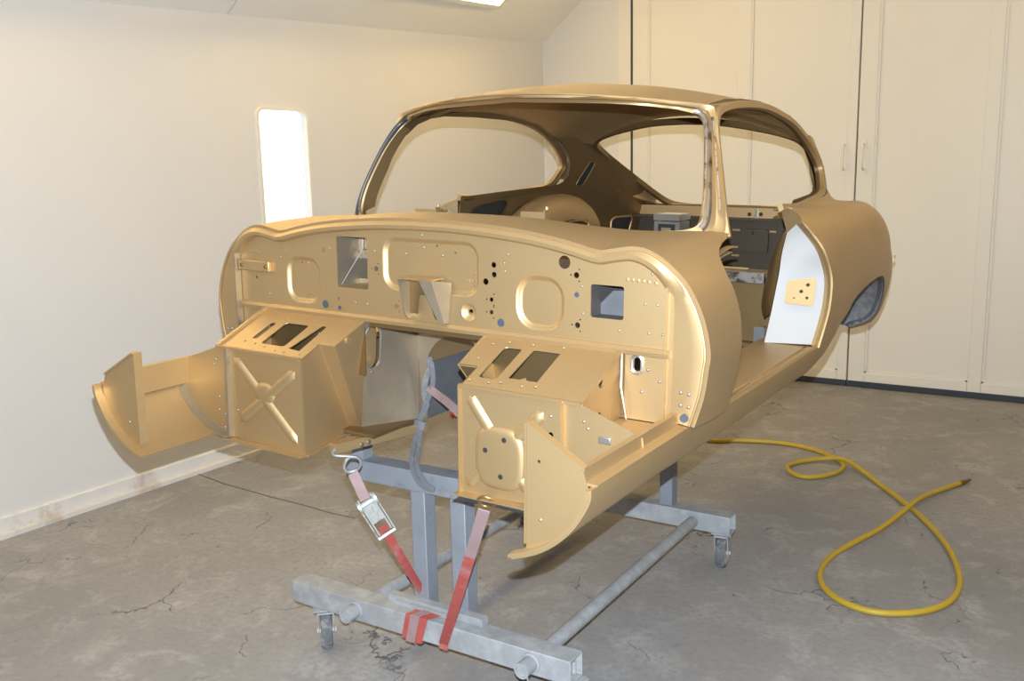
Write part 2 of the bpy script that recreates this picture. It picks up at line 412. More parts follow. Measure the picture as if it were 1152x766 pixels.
# ---- curves shared by neighbouring panels (right half, mirrored where needed)
FL = [(0, 1.462), (.1, 1.461), (.217, 1.455), (.343, 1.443), (.444, 1.426), (.522, 1.409), (.56, 1.413), (.612, 1.421), (.65, 1.416), (.692, 1.394), (.738, 1.353), (.767, 1.309), (.786, 1.264), (.797, 1.22), (.80, 1.19), (.797, 1.165), (.789, 1.10), (.768, 1.026)]
IN = [(0, 1.444), (.1, 1.443), (.217, 1.436), (.343, 1.424), (.444, 1.407), (.522, 1.389), (.56, 1.394), (.605, 1.401), (.635, 1.396), (.665, 1.38), (.70, 1.34), (.715, 1.30), (.715, 1.26), (.715, 1.22), (.715, 1.19), (.715, 1.165), (.715, 1.10), (.715, 1.03)]
RR = [(0, .245, 1.459), (.1, .25, 1.458), (.22, .268, 1.453), (.345, .31, 1.438), (.45, .352, 1.428), (.54, .385, 1.427), (.59, .42, 1.427), (.64, .47, 1.425), (.668, .49, 1.42), (.70, .31, 1.396), (.742, .24, 1.355), (.772, .225, 1.31), (.792, .213, 1.262), (.80, .206, 1.22), (.803, .203, 1.19), (.802, .202, 1.165), (.794, .203, 1.11), (.774, .208, 1.023)]
def full(h, sub=3):
    """right half list -> smooth full curve from +bottom over the centre to -bottom"""
    r = cat(list(reversed(h)), sub); return r + [(-p[0],) + tuple(p[1:]) for p in reversed(r[:-1])]
FLf = full([(x, 0, z) for x, z in FL]); INf = full([(x, 0, z) for x, z in IN])
RRr = list(reversed(RR))
RRh = cat(RRr[:9], 3) + cat(RRr[9:], 3); RRh = RRh[:]                     # corner kept at the pillar base
# sharp corner at index between 8 and 9: rebuild with equal counts
def halfcurve(L, corner):
    a = cat(L[:corner + 1], 3); b = cat(L[corner:], 3); return a + b[1:]
RRh = halfcurve(RRr, 9)
RRf = RRh + [(-p[0], p[1], p[2]) for p in reversed(RRh[:-1])]

# ---- scuttle and cowl sides: one skin from the bulkhead flange back to the windscreen base and the door shuts
rows = []
for i in range(9):
    t = i / 8
    row = []
    for a, b in zip(FLf, RRf):
        p = lerp3(a, b, t); bl = .010 * math.sin(math.pi * t)
        ax = abs(p[0]); up = 1 if ax < .62 else max(0, 1 - (ax - .62) / .12)
        row.append((p[0] + math.copysign(bl * (1 - up) * .6, p[0]), p[1], p[2] + bl * up))
    rows.append(row)
part('scuttle_panel', grid(rows), 'gold', solid=.012, angle=50)

# ---- bulkhead flange: rolled lip round the whole bulkhead
rows = []
for t in (0, .1, .3, .6, .9, 1.0):
    row = []
    for a, b in zip(INf, FLf):
        sd_ = min(1, max(0, (abs(a[0]) - .66) / .05))                     # 0 on the rolled top lip, 1 on the flat side flange
        yl = interp(t, [0, .1, .3, .6, .9, 1], [.004, -.008, -.015, -.016, -.010, .002]); yf = interp(t, [0, .95, 1], [.002, -.003, -.001])
        row.append((a[0] + (b[0] - a[0]) * t, yl + (yf - yl) * sd_, a[2] + (b[2] - a[2]) * t))
    rows.append(row)
part('bulkhead_flange', grid(rows), 'gold', solid=.004, angle=30)
part('flange_bead', tube([(p[0] * 1.001, -.008, p[2] + .0005) for p in FLf], .0032, 8), 'gold')

# ---- bulkhead panel: sheet with real holes and pressed dishes
top = [(p[0], p[2]) for p in INf if p[2] > 1.20]
outline = [(-.715, 1.188), (.715, 1.188)] + top
def bh(a, b, d): return (a, d, b)
def q2(p0, p1): return ((p0[0] + p1[0]) / 2, (p0[1] + p1[1]) / 2, abs(p1[0] - p0[0]) / 2, abs(p1[1] - p0[1]) / 2)
DISH = [q2((-0.5114,1.3477), (-0.3755,1.2102)) + (.045,), q2((-0.1407,1.4216), (0.1808,1.2746)) + (.045,), q2((0.293,1.3472), (0.4333,1.2092)) + (.055,)]
DUCT = [q2((-0.3085,1.4137), (-0.1939,1.2687)), q2((0.505,1.337), (0.5928,1.2567))]
HOLES = [(p, r) for p, r in zip([(-0.3556,1.3713),(-0.1633,1.3295),(-0.0934,1.2311),(0.158,1.3212),(0.2263,1.3653),(0.2273,1.3404),(0.2015,1.3207),(0.2189,1.2754),(0.2187,1.2423),(0.4654,1.3555),(0.4674,1.3082),(0.4701,1.2333),(0.4319,1.3849),(-0.3052,1.2343),(-0.6378,1.2733)], [.0075, .0075, .0065, .0075, .0075, .0075, .0085, .006, .006, .0075, .0065, .0075, .0165, .006, .004])]
CLUST = [(-0.1633,1.3295),(-0.0934,1.2311),(0.158,1.3212),(0.2189,1.2754),(0.2187,1.2423),(0.4654,1.3555),(0.4701,1.2333)]
PLUG = [(-0.3582,1.2143),(0.2481,1.2179),(-0.3033,1.2086),(0.4674,1.3082)]
SCREW = [(-0.5079,1.3611),(-0.5312,1.3412),(-0.6627,1.2268),(-0.585,1.2275),(-0.334,1.3783),(0.0656,1.3805),(-0.057,1.378),(0.0037,1.3978),(-0.0024,1.4309),(0.2692,1.395),(0.2588,1.3719),(0.2601,1.3517),(0.5833,1.2313),(0.6594,1.2325),(0.6933,1.2325),(0.6633,1.3725),(0.6478,1.301),(0.6786,1.3007),(0.4811,1.3298),(0.4847,1.2643),(-0.2432,1.2293),(-0.2004,1.2278),(-0.1688,1.3798)]
CONE = (0.1479,1.2366)
holes = [rrect(c[0], c[1], c[2], c[3], c[4], 6) for c in DISH] + [rrect(c[0], c[1], c[2], c[3], .006, 2) for c in DUCT]
holes += [circ(p[0], p[1], r, 12) for p, r in HOLES if p != HOLES[11][0]]
for p in CLUST:
    for k in range(3):
        a = math.radians(60 + 120 * k); holes.append(circ(p[0] + .0150 * math.cos(a), p[1] + .0165 * math.sin(a), .0024, 6))
holes.append(circ(CONE[0], CONE[1], .024, 20))
holes.append(circ(HOLES[11][0][0], HOLES[11][0][1], .0075, 12))
BK = part('bulkhead_panel', plate(outline, holes, bh, .003), 'gold')
for k, c in enumerate(DISH):
    hs = []
    if k == 0: hs = [circ(c[0] - .012, c[1] + .05, .0025, 6), circ(c[0] + .015, c[1] + .05, .0025, 6), circ(c[0] + .01, c[1] - .045, .0025, 6)]
    if k == 2: hs = [circ(c[0] - .03, c[1] + .07, .003, 6), circ(c[0] + .005, c[1] + .07, .003, 6)]
    if k == 1: hs = [circ(c[0] - .04, c[1] + .05, .0025, 6), circ(c[0] + .08, c[1] + .04, .0035, 6), circ(c[0] + .02, c[1] + .055, .0025, 6)]
    part('pressed_dish', dish(c[0], c[1], c[2], c[3], c[4], bh, holes=hs), 'gold', BK)
rows = [[bh(CONE[0] + r * math.cos(2 * math.pi * k / 20), CONE[1] + r * math.sin(2 * math.pi * k / 20), d) for k in range(20)] for r, d in ((.024, 0), (.02, .002), (.013, .010), (.009, .011), (.006, .011))]
part('conical_recess', grid(rows, True), 'gold', BK)
for p, r_ in zip(PLUG, (.0115, .0105, .006, .0065)):
    part('grommet', cylinder((p[0], .003, p[1]), (p[0], -.0015, p[1]), r_, 14), 'grommet', BK, 'blue grey rubber grommet')
for p in SCREW:
    part('screw', dome(p[0], p[1], .0034, .0034, .0025, bh, 8), 'screw', BK)
# welded spots in rows
def spots(pts, r=.0048, h=.0009): return join(*[dome(a, b, r, r, h, bh, 8) for a, b in pts])
SP = [(-0.6977,1.3533),(-0.6821,1.3528),(-0.6666,1.3523),(-0.6512,1.3518),(-0.6358,1.3513),(-0.6207,1.3495),(0.601,1.3546),(0.6146,1.3546),(0.6282,1.3539),(0.6417,1.3534),(0.6551,1.3523),(0.6729,1.3505)]
part('spot_welds', spots(SP), 'gold', BK)['kind'] = 'stuff'
# bar shaped pressing near the outer edge
c = q2((-0.7021,1.323), (-0.5715,1.296))
part('mounting_bar', box(c[0] - c[2], c[0] + c[2], -.014, .001, c[1] - .016, c[1] + .016), 'gold', BK, bevel=.003)
for q_ in (-.05, .052): part('bar_bolt', dome(c[0] + q_, c[1], .006, .006, .004, lambda a, b, d: (a, -.014 + d, b), 10), 'goldshade', BK)
# air ducts behind the square openings
OV = (-0.2972,1.3118)
for k, c in enumerate(DUCT):
    x0, x1, z0, z1 = c[0] - c[2], c[0] + c[2], c[1] - c[3], c[1] + c[3]
    dp = .13
    mtl = 'tunnel' if k == 0 else 'duct'
    w = .003
    d = part('duct_box', join(box(x0 - w, x0, .004, dp, z0, z1), box(x1, x1 + w, .004, dp, z0, z1), box(x0 - w, x1 + w, .004, dp, z1, z1 + w)), mtl, BK)
    part('duct_floor', box(x0 - w, x1 + w, .004, dp, z0 - w, z0), 'gold' if k == 0 else 'duct', BK)
    if k == 0:
        part('duct_back', plate([(x0 - .1, z0), (x1, z0), (x1, z1), (x0 - .1, z1)], [rrect(OV[0], OV[1], .052, .030, .028, 5)], lambda a, b, d: (a, .10 + d, b), .003), 'tunnel', BK)
        part('weld_seam', join(tube([(x0 + .004, .012, z0 + .006), (x0 + .012, .097, z0 + .10), (x0 + .014, .097, z1 - .004)], .0022, 6), tube([(x0 + .012, .097, z0 + .10), (x1 - .002, .097, z0 + .105)], .002, 6)), 'screw', BK)
        part('duct_end', box(x0 - .02, x1 + .02, dp + .05, dp + .055, z0, z1), 'slate', BK)
    else:
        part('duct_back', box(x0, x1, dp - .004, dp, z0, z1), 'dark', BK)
        part('duct_baffle', plate([q_ for q_ in [(0.5105,1.2528),(0.566,1.2513),(0.5689,1.3192),(0.538,1.3167),(0.5026,1.2809),(0.498,1.2672)]], [], lambda a, b, d: (min(a, x1 - .001), .055 + d, b), .004), 'slate', BK)
# steering column bracket standing off the bulkhead
xa, xb = -0.0395, 0.0675
zt, zb = 1.3204, 1.2001
br = part('column_bracket', box(xa, xb, -.062, .0, zt - .003, zt), 'gold', BK)
part('bracket_web', plate([(xa, zb + .02), (xa + .03, zb + .02), (xa + .035, zt - .05), (xb - .045, zt - .045), (xb - .02, zb + .01), (xb + .005, zb + .005), (xb, zt), (xa, zt)], [], lambda a, b, d: (a, -.014 + d, b), .003), 'goldshade', BK)
def sx(x): return lambda a, b, d: (x + d, -a, b)
part('bracket_cheek', plate([(.0, zb + .01), (.02, zb + .004), (.035, zb + .02), (.062, zt), (0, zt)], [], sx(xa), .003), 'tunnel', BK)
rows = [[(xb - .035 + .033 * t, -.062 + .045 * t, zt - (zt - zb) * t), (xb + .002 + .008 * t, -.058 + .045 * t, zt - (zt - zb) * t), (xb + .026 - .012 * t, -.002, zt - .01 - (zt - zb - .012) * t)] for t in (0, .3, .6, 1)]
part('bracket_arm', grid(rows), 'tunnel', BK, 'silvery tapering bracket arm', solid=.003)

# crease rail along the foot of the bulkhead panel
part('crease_rail', sweep([(-.715, -.004, 1.188), (.715, -.004, 1.188)], [(-.006, -.008), (.010, -.008), (.012, .002), (.004, .010), (-.006, .010)], ref=(0, 0, 1)), 'gold')
part('crease_stiffener', box(-.19, .19, -.006, .012, 1.166, 1.184), 'goldshade')
# side angles of the bulkhead
for s in (1, -1):
    sa_ = part('side_angle', side(join(box(.703, .708, -.026 if s < 0 else -.012, .002, 1.03, 1.345), box(.703, .720, -.004, .006, 1.03, 1.35)), s), 'tunnel' if s < 0 else 'gold')
    if s < 0: sa_['label'] = 'scuffed grey angle strip at the bulkhead edge'
    # bulkhead below the crease, outboard of the toe box
    hs = [rrect(.632, 1.155, .009, .017, .009, 4)] if s > 0 else []
    lp = part('lower_bulkhead', side(plate([(.575, 1.02), (.715, 1.02), (.715, 1.188), (.575, 1.188)], hs, bh, .003), s), 'gold')
    for px_, pz_ in ((.66, 1.145), (.69, 1.12), (.645, 1.09)):
        part('screw', side(dome(px_, pz_, .0042, .0042, .003, bh, 8), s), 'screw', lp)
    if s > 0: part('slot_collar', tube([(a, -.002, b) for a, b in rrect(.632, 1.155, .013, .022, .013, 5)], .004, 6, closed=True), 'chrome', lp)
    for px_, pz_ in ((.748, 1.105), (.768, 1.103), (.748, 1.075), (.768, 1.073)):
        part('screw', side(dome(px_, pz_, .0045, .0045, .003, lambda a, b, d: (a, -.012 + d, b), 8), s), 'screw', lp)
    part('grommet', side(cylinder((.758, -.010, 1.045), (.758, -.0145, 1.045), .010, 14), s), 'grommet', lp, 'blue grey rubber grommet')

# ---- toe boxes
ZC, YF, ZB = 1.186, -.205, .83
def tz(y): return ZC + .43 * y
for s in (1, -1):
    # sloping top board with its cut outs; drawing plane (x, y)
    tp = [(.20, -.004), (.59, -.004), (.59, YF), (.262, YF), (.262, -.132), (.206, -.132)]
    if s < 0:
        hs = [[(.375, -.075), (.43, -.075), (.43, -.165), (.365, -.165)], [(.285, -.06), (.325, -.045), (.33, -.09), (.318, -.175), (.282, -.17)], [(.475, -.08), (.492, -.08), (.492, -.155), (.475, -.155)]]
        hs = [rrect(.412, -.112, .046, .052, .010, 3), [(.302, -.058), (.322, -.052), (.345, -.168), (.300, -.172)], rrect(.500, -.108, .010, .040, .004, 2)]
        ho = [(.47, -.05), (.52, -.05), (.52, -.165), (.475, -.168), (.38, -.185), (.345, -.185), (.285, -.185), (.36, -.04), (.43, -.175)]
    else:
        hs = [rrect(.315, -.105, .026, .062, .010, 3), [(.372, -.040), (.448, -.040), (.448, -.155), (.420, -.155), (.412, -.146), (.400, -.155), (.368, -.155)]]
        ho = [(.25, -.04), (.29, -.025), (.36, -.025), (.445, -.022), (.275, -.182), (.33, -.182), (.36, -.175), (.42, -.178), (.455, -.172), (.245, -.10)]
    hs = hs + [circ(a, b, .0042, 8) for a, b in ho]
    tb = part('toe_box', side(plate(tp, hs, lambda a, b, d: (a, b, tz(b) - d), .003), s), 'gold', label='raised toe box with an X pressing' if s < 0 else 'raised toe box with a round centre pressing')
    # face plate with its pressing; drawing plane (x, z)
    zt = tz(YF)
    def fp(a, b, d): return (s * a, YF + d, b)
    fh = []
    if s > 0: fh = [circ(.385, .985, .006, 10), circ(.335, .955, .006, 10), circ(.38, .905, .006, 10), circ(.515, 1.015, .007, 10)]
    scr = [(.45, 1.02), (.36, .99), (.30, .88), (.52, .92), (.51, 1.06)] if s < 0 else [(.31, .875), (.515, 1.06), (.29, .855)]
    if s < 0:
        g = plate([(.262, ZB), (.555, ZB + .008), (.545, zt), (.262, zt)], fh, fp, .003)
    else:
        g = plate([(.262, ZB), (.555, ZB + .008), (.545, zt), (.262, zt)], fh, fp, .003)
    part('toe_board', g, 'gold', tb)
    if s < 0:
        cx, cz = .405, .985
        ribs = join(rib((.515, 1.065), (.298, .868), .016, .009, fp, 18), rib((.297, 1.052), (.500, .90), .016, .009, fp, 18), dome(cx, cz, .040, .032, .0095, fp, 20, .35))
        part('cross_pressing', ribs, 'gold', tb)
    else:
        ribs = join(rib((.298, 1.065), (.375, .965), .016, .008, fp, 14), rib((.385, .955), (.485, 1.055), .016, .008, fp, 14), rib((.375, .95), (.292, .862), .016, .008, fp, 14), rib((.385, .93), (.47, .86), .016, .008, fp, 14))
        part('cross_pressing', ribs, 'gold', tb)
        part('pressing_boss', dome(.378, .935, .070, .078, .010, fp, 32, .74, 3.2), 'gold', tb)
        for a, b in ((.395, .985), (.342, .952), (.385, .893)):
            part('bolt_hole', cylinder((a, YF - .0112, b), (a, YF - .0095, b), .0065, 12), 'dark', tb)
    for a, b in scr: part('screw', dome(a, b, .0042, .0042, .003, fp, 8), 'screw', tb)
    part('corner_flange', side(bar((.549, YF - .008, ZB + .008), (.543, YF - .008, zt + .002), .010, .016, up=(0, 1, 0)), s), 'tunnel' if s < 0 else 'gold', tb)
    part('corner_flange', side(bar((.262, YF - .002, ZB), (.262, YF - .002, zt), .005, .008, up=(0, 1, 0)), s), 'gold', tb)
    # inner cheeks: three facets following the notch
    b0, b1, b2 = (.262, YF, ZB), (.318, .044, ZB + .002), (.286, .058, ZB + .002)
    t0, t1, t2, t3 = (.262, YF, zt), (.262, -.132, tz(-.132)), (.206, -.132, tz(-.132)), (.205, -.002, ZC)
    part('inner_cheek', side(([t0, t1, b1, b0], [(0, 1, 2, 3)]), s), 'goldshade' if s > 0 else 'gold', tb, solid=.003)  # cheek turned from the light takes the shaded gold
    part('notch_plate', side(([t1, t2, b2, b1], [(0, 1, 2, 3)]), s), 'goldshade' if s > 0 else 'gold', tb, solid=.003)
    for e0_, e1_ in ((t1, b1), (t2, b2), (t0, b0)): part('edge_seam', side(tube([e0_, e1_], .0022, 6), s), 'gold', tb)
    part('tunnel_cheek', side(([t2, t3, (.280, .052, ZB), b2], [(0, 1, 2, 3)]), s), 'gold', tb, solid=.003)
    # outer cheek, with the weld seam and its two holes, and the well floor beside it; drawing plane (y, z)
    part('outer_cheek', side(plate([(YF + .005, 1.0), (-.002, 1.0), (-.002, ZC), (YF + .005, zt)], [circ(-.105, 1.125, .012, 12), circ(-.112, 1.045, .013, 12), circ(-.05, 1.075, .004, 8), circ(-.06, 1.035, .004, 8)], lambda a, b, d: (.59 - d, a, b), .003), s), 'gold', tb)
    part('well_floor', side(box(.592, .716, YF + .02, -.001, 1.012, 1.018), s), 'gold', tb)
    part('weld_seam', side(join(tube([(.594, -.006, ZC - .004), (.594, -.006, 1.13), (.60, -.02, 1.10), (.612, -.012, 1.022)], .0035, 7)), s), 'tunnel', tb)
    part('ridge_flange', side(bar((.592, -.004, ZC + .002), (.592, YF, zt + .003), .010, .008), s), 'gold', tb)
    part('front_flange', side(bar((.262, YF - .002, zt + .001), (.592, YF - .002, zt + .001), .010, .008), s), 'gold', tb)
    part('foot_flange', side(join(bar((.255, YF - .012, ZB - .001), (.60, YF - .012, ZB + .004), .026, .004), bar((.262, YF, ZB - .002), (.318, .05, ZB - .002), .02, .006)), s), 'gold', tb)
    part('box_back', side(box(.21, .60, -.003, .0, 1.02, 1.19), s), 'goldshade', tb)
# wiring and taped paper seen through the cut outs
part('pedal_lever', join(tube([(-.30, -.02, 1.12), (-.315, -.07, 1.14), (-.33, -.12, 1.05)], .008, 8), box(-.345, -.315, -.16, -.11, 1.03, 1.05)), 'chrome')
rows = [[(.36 + .11 * i / 6, -.02 - .15 * j / 6, 1.075 + .4 * (-.02 - .15 * j / 6) + .02 * math.sin(i * 1.7 + j) * math.cos(j * 1.3)) for i in range(7)] for j in range(7)]
part('masking_paper', grid(rows), 'brass', label='crumpled brown masking paper inside the toe box')

# ---- sill: lower outer skin, front closing plates, flanges
PR = [(.768, 1.022), (.766, .998), (.749, .963), (.725, .928), (.690, .893), (.645, .863), (.590, .841)]
SY = [-.492, -.45, -.204, 0, .2, .5, .8, 1.02, 1.12, 1.2, 1.27, 1.33, 1.40]
for s in (1, -1):
    rows = []
    for y in SY:
        dx = interp(y, [0, .5, 1.02, 1.16, 1.28, 1.40], [0, .018, .029, .031, .017, -.006]); k = interp(y, [1.02, 1.12, 1.2, 1.27, 1.33, 1.40], [1, .96, .86, .68, .42, .10])
        kx = interp(y, [1.02, 1.4], [1, .55])
        zt = interp(y, [.2, 1.02, 1.40], [1.022, 1.038, 1.042])
        prof = cat([(x, 0, z) for x, z in PR], 3)
        rows.append([(.768 + dx - (.768 - x) * kx, y, zt - (1.022 - z) * k) for x, _, z in prof])
    sk = part('sill_skin', side(grid(rows), s), 'gold', solid=.005, angle=60, off=-1)
    # stepped flange along its top in front of the bulkhead
    part('sill_flange', side(sweep([(0, -.466, 0), (0, -.006, 0)], [(.768, 1.024), (.742, 1.026), (.739, 1.052), (.724, 1.052), (.724, .975), (.728, .975), (.728, 1.046), (.735, 1.046), (.738, 1.020), (.768, 1.018)], ref=(0, 0, 1)), s), 'gold')
    # end closing plate with a flanged slanting edge
    oc = [(.615, 1.122), (.612, .869), (.655, .890), (.703, .930), (.727, .975), (.737, 1.008), (.736, 1.050)]
    ol = [(.612, 1.122), (.612, .875)] + [(p[0], p[2]) for p in cat([(.612, 0, .862), (.643, 0, .872), (.686, 0, .901), (.721, 0, .936), (.743, 0, .970), (.752, 0, 1.010)], 4)] + [(.738, 1.050)]
    ep = part('sill_end_plate', side(plate(ol, [circ(.64, 1.05, .004, 8)] if s > 0 else [], lambda a, b, d: (a, -.47 + d, b), .003), s), 'gold')
    part('edge_flange', side(join(bar((.612, -.462, 1.124), (.738, -.462, 1.052), .022, .005, up=(.5, 0, .87)), bar((.609, -.458, 1.124), (.609, -.458, .872), .005, .026, up=(0, 1, 0))), s), 'gold', ep)
    part('curved_flange', side(sweep(cat([(.583, -.482, .846), (.642, -.482, .870), (.686, -.482, .899), (.720, -.482, .933), (.743, -.482, .967), (.758, -.482, 1.000), (.760, -.482, 1.02)], 4), [(-.003, -.012), (.004, -.012), (.004, .016), (-.003, .016)], ref=(0, 1, 0)), s), 'gold', ep)
    part('screw', side(join(dome(.645, .93, .004, .004, .003, lambda a, b, d: (a, -.47 + d, b), 8)), s), 'screw', ep)
    # inner closing plate between the toe box and the skin
    cc = [(.543, tz(YF)), (.592, tz(YF)), (.742, 1.045), (.752, .98), (.742, .960), (.718, .927), (.684, .895), (.64, .866), (.585, .845), (.553, ZB + .008)]
    cp = part('closing_plate', side(plate(list(reversed(cc)), [], lambda a, b, d: (a, YF + d, b), .003), s), 'gold')
    part('curved_flange', side(sweep(cat([(.752, YF - .012, .985), (.743, YF - .012, .963), (.718, YF - .012, .930), (.684, YF - .012, .897), (.64, YF - .012, .869), (.585, YF - .012, .848), (.553, YF - .012, ZB + .010)], 4), [(-.003, -.016), (.003, -.016), (.003, .016), (-.003, .016)], ref=(0, 1, 0)), s), 'tunnel', cp)
    part('screw', side(join(*[dome(a, b, .004, .004, .003, lambda a, b, d: (a, YF + d, b), 8) for a, b in ((.60, 1.06), (.61, 1.045), (.595, .95), (.575, .90), (.60, .91), (.58, .86))]), s), 'screw', cp)
    if s > 0: part('slot_tab', box(.638, .668, YF - .006, YF, 1.018, 1.034), 'screw', cp, 'bright slotted tab', bevel=.002)

# ---- windscreen surround (pillars, header lip, base) as one ring
INR = [(0, .25, 1.461), (.2, .272, 1.456), (.39, .338, 1.436), (.52, .395, 1.433), (.578, .425, 1.440), (.602, .443, 1.462), (.604, .462, 1.51), (.595, .49, 1.57), (.576, .537, 1.655), (.556, .578, 1.715), (.537, .597, 1.742), (.505, .596, 1.758), (.45, .557, 1.769), (.3, .50, 1.787), (0, .455, 1.799)]
OUR = [(0, .24, 1.459), (.2, .260, 1.453), (.39, .327, 1.433), (.53, .38, 1.427), (.605, .42, 1.427), (.655, .475, 1.423), (.650, .507, 1.486), (.629, .535, 1.56), (.600, .577, 1.655), (.580, .605, 1.72), (.567, .622, 1.757), (.553, .620, 1.777), (.47, .565, 1.788), (.3, .485, 1.804), (0, .435, 1.814)]
a = cat(INR, 3); b = cat(OUR, 3)
def ring(h): return h + [(-p[0], p[1], p[2]) for p in reversed(h[1:-1])]
ra, rb = ring(a), ring(b)
rows = [rb, [lerp3(q, p, .35) for p, q in zip(ra, rb)], [vadd(lerp3(q, p, .45), (0, .004, -.002)) for p, q in zip(ra, rb)], ra]
part('windscreen_frame', grid(rows, True), 'gold', solid=.014, angle=40, off=0)
rows = [ra, [vadd((p[0] * (.965 if 1.47 < p[2] < 1.73 else .99), p[1], p[2]), (0, .045 if 1.47 < p[2] < 1.73 else .018, -.002 if p[2] > 1.6 else -.010)) for p in ra]]
part('windscreen_reveal', grid(rows, True), 'goldshade', solid=.004, angle=40)
# bare metal seal channels up the pillars, with dark rubber
for s in (1, -1):
    k0, k1 = 14, 34
    ch = [vadd(lerp3(p, q, .25), (0, -.006, 0)) for p, q in zip(a[k0:k1], b[k0:k1])]
    part('seal_channel', side(sweep(ch, [(-.010, -.003), (-.007, .007), (-.003, .003), (.003, .003), (.007, .007), (.010, -.003)], refs=[(0, -1, .3)] * len(ch)), s), 'raw' if s > 0 else 'seal')
    ch2 = [vadd(lerp3(p, q, .08), (0, -.004, 0)) for p, q in zip(a[k0:k1 - 4], b[k0:k1 - 4])]
    part('channel_rubber', side(tube(ch2, .0045, 6), s), 'seal' if s < 0 else 'raw')
    ch3 = [vadd(lerp3(p, q, .80), (0, -.007, 0)) for p, q in zip(a[k0 + 4:k1 - 4], b[k0 + 4:k1 - 4])]
    part('pillar_bead', side(tube(ch3, .005, 6), s), 'raw')
part('header_bead', tube([vadd(lerp3(p, q, .5), (0, -.008, 0)) for p, q in zip(ring(a)[33:54], ring(b)[33:54])], .003, 6), 'goldshade')

AP = [(.668, .49, 1.42), (.648, .509, 1.486), (.612, .558, 1.605), (.585, .594, 1.695), (.572, .625, 1.746)] + [(0.5623,0.6827,1.7689),(0.5557,0.7982,1.7864),(0.5502,0.9483,1.7955),(0.5449,1.1305,1.7978),(0.5436,1.3054,1.7828),(0.5447,1.4917,1.7536),(0.5531,1.6381,1.7022),(0.5655,1.7446,1.6417),(0.5777,1.7883,1.5926),(0.5943,1.7623,1.5423),(0.6086,1.7154,1.5033),(0.6199,1.5974,1.4862),(0.6398,1.2577,1.468)] + [(.640, 1.067, 1.472)]
# ---- roof
RAILY = [.62] + [p[1] for p in AP[6:12]] + [1.78, 1.90]
RAILX = [.553] + [p[0] for p in AP[6:12]] + [.535, .470]
RAILZ = [1.777] + [p[2] + .004 for p in AP[6:12]] + [1.712, 1.69]
ZCY = [.43, .6, .8, 1.0, 1.3, 1.6, 1.82]
ZCZ = [1.815, 1.846, 1.868, 1.877, 1.872, 1.845, 1.808]
rows = []
NV, NS = 22, 28
for i in range(NV + 1):
    v = i / NV; row = []
    yr = .62 + (1.90 - .62) * v; xr = interp(yr, RAILY, RAILX); zr = interp(yr, RAILY, RAILZ)
    for j in range(NS + 1):
        t = -1 + 2 * j / NS
        y = (1 - v) * (.435 + .185 * t * t) + v * (1.815 + .085 * t * t)
        zcen = interp((1 - v) * .435 + v * 1.815, ZCY, ZCZ)
        row.append((t * xr, y, zr + (zcen - zr) * (1 - abs(t) ** 2.0)))
    rows.append(row)
part('roof_panel', grid(rows), 'gold', solid=.010, angle=60, off=-1)
part('roof_front_lip', tube([(p[0], p[1] - .004, p[2]) for p in rows[0]], .0035, 8), 'gold')
part('roof_bow', grid([[(p[0] * .95, p[1] + .10 + .05 * k, p[2] - .004) for p in rows[0]] for k in (0, 1)]), 'goldshade', solid=.006)

# ---- side apertures: drip rail and inner rail
apc = cat(AP, 4)
for s in (1, -1):
    refs = [(-1, -.05, -.3)] * len(apc)
    sf = part('drip_rail', side(sweep(apc, [(-.012, -.006), (.006, -.008), (.010, -.002), (.010, .010), (-.012, .010)], refs=refs), s), 'gold')
    part('inner_rail', side(sweep(apc, [(-.004, .010), (.004, .010), (.004, .026), (-.004, .026)], refs=refs), s), 'goldshade', sf)

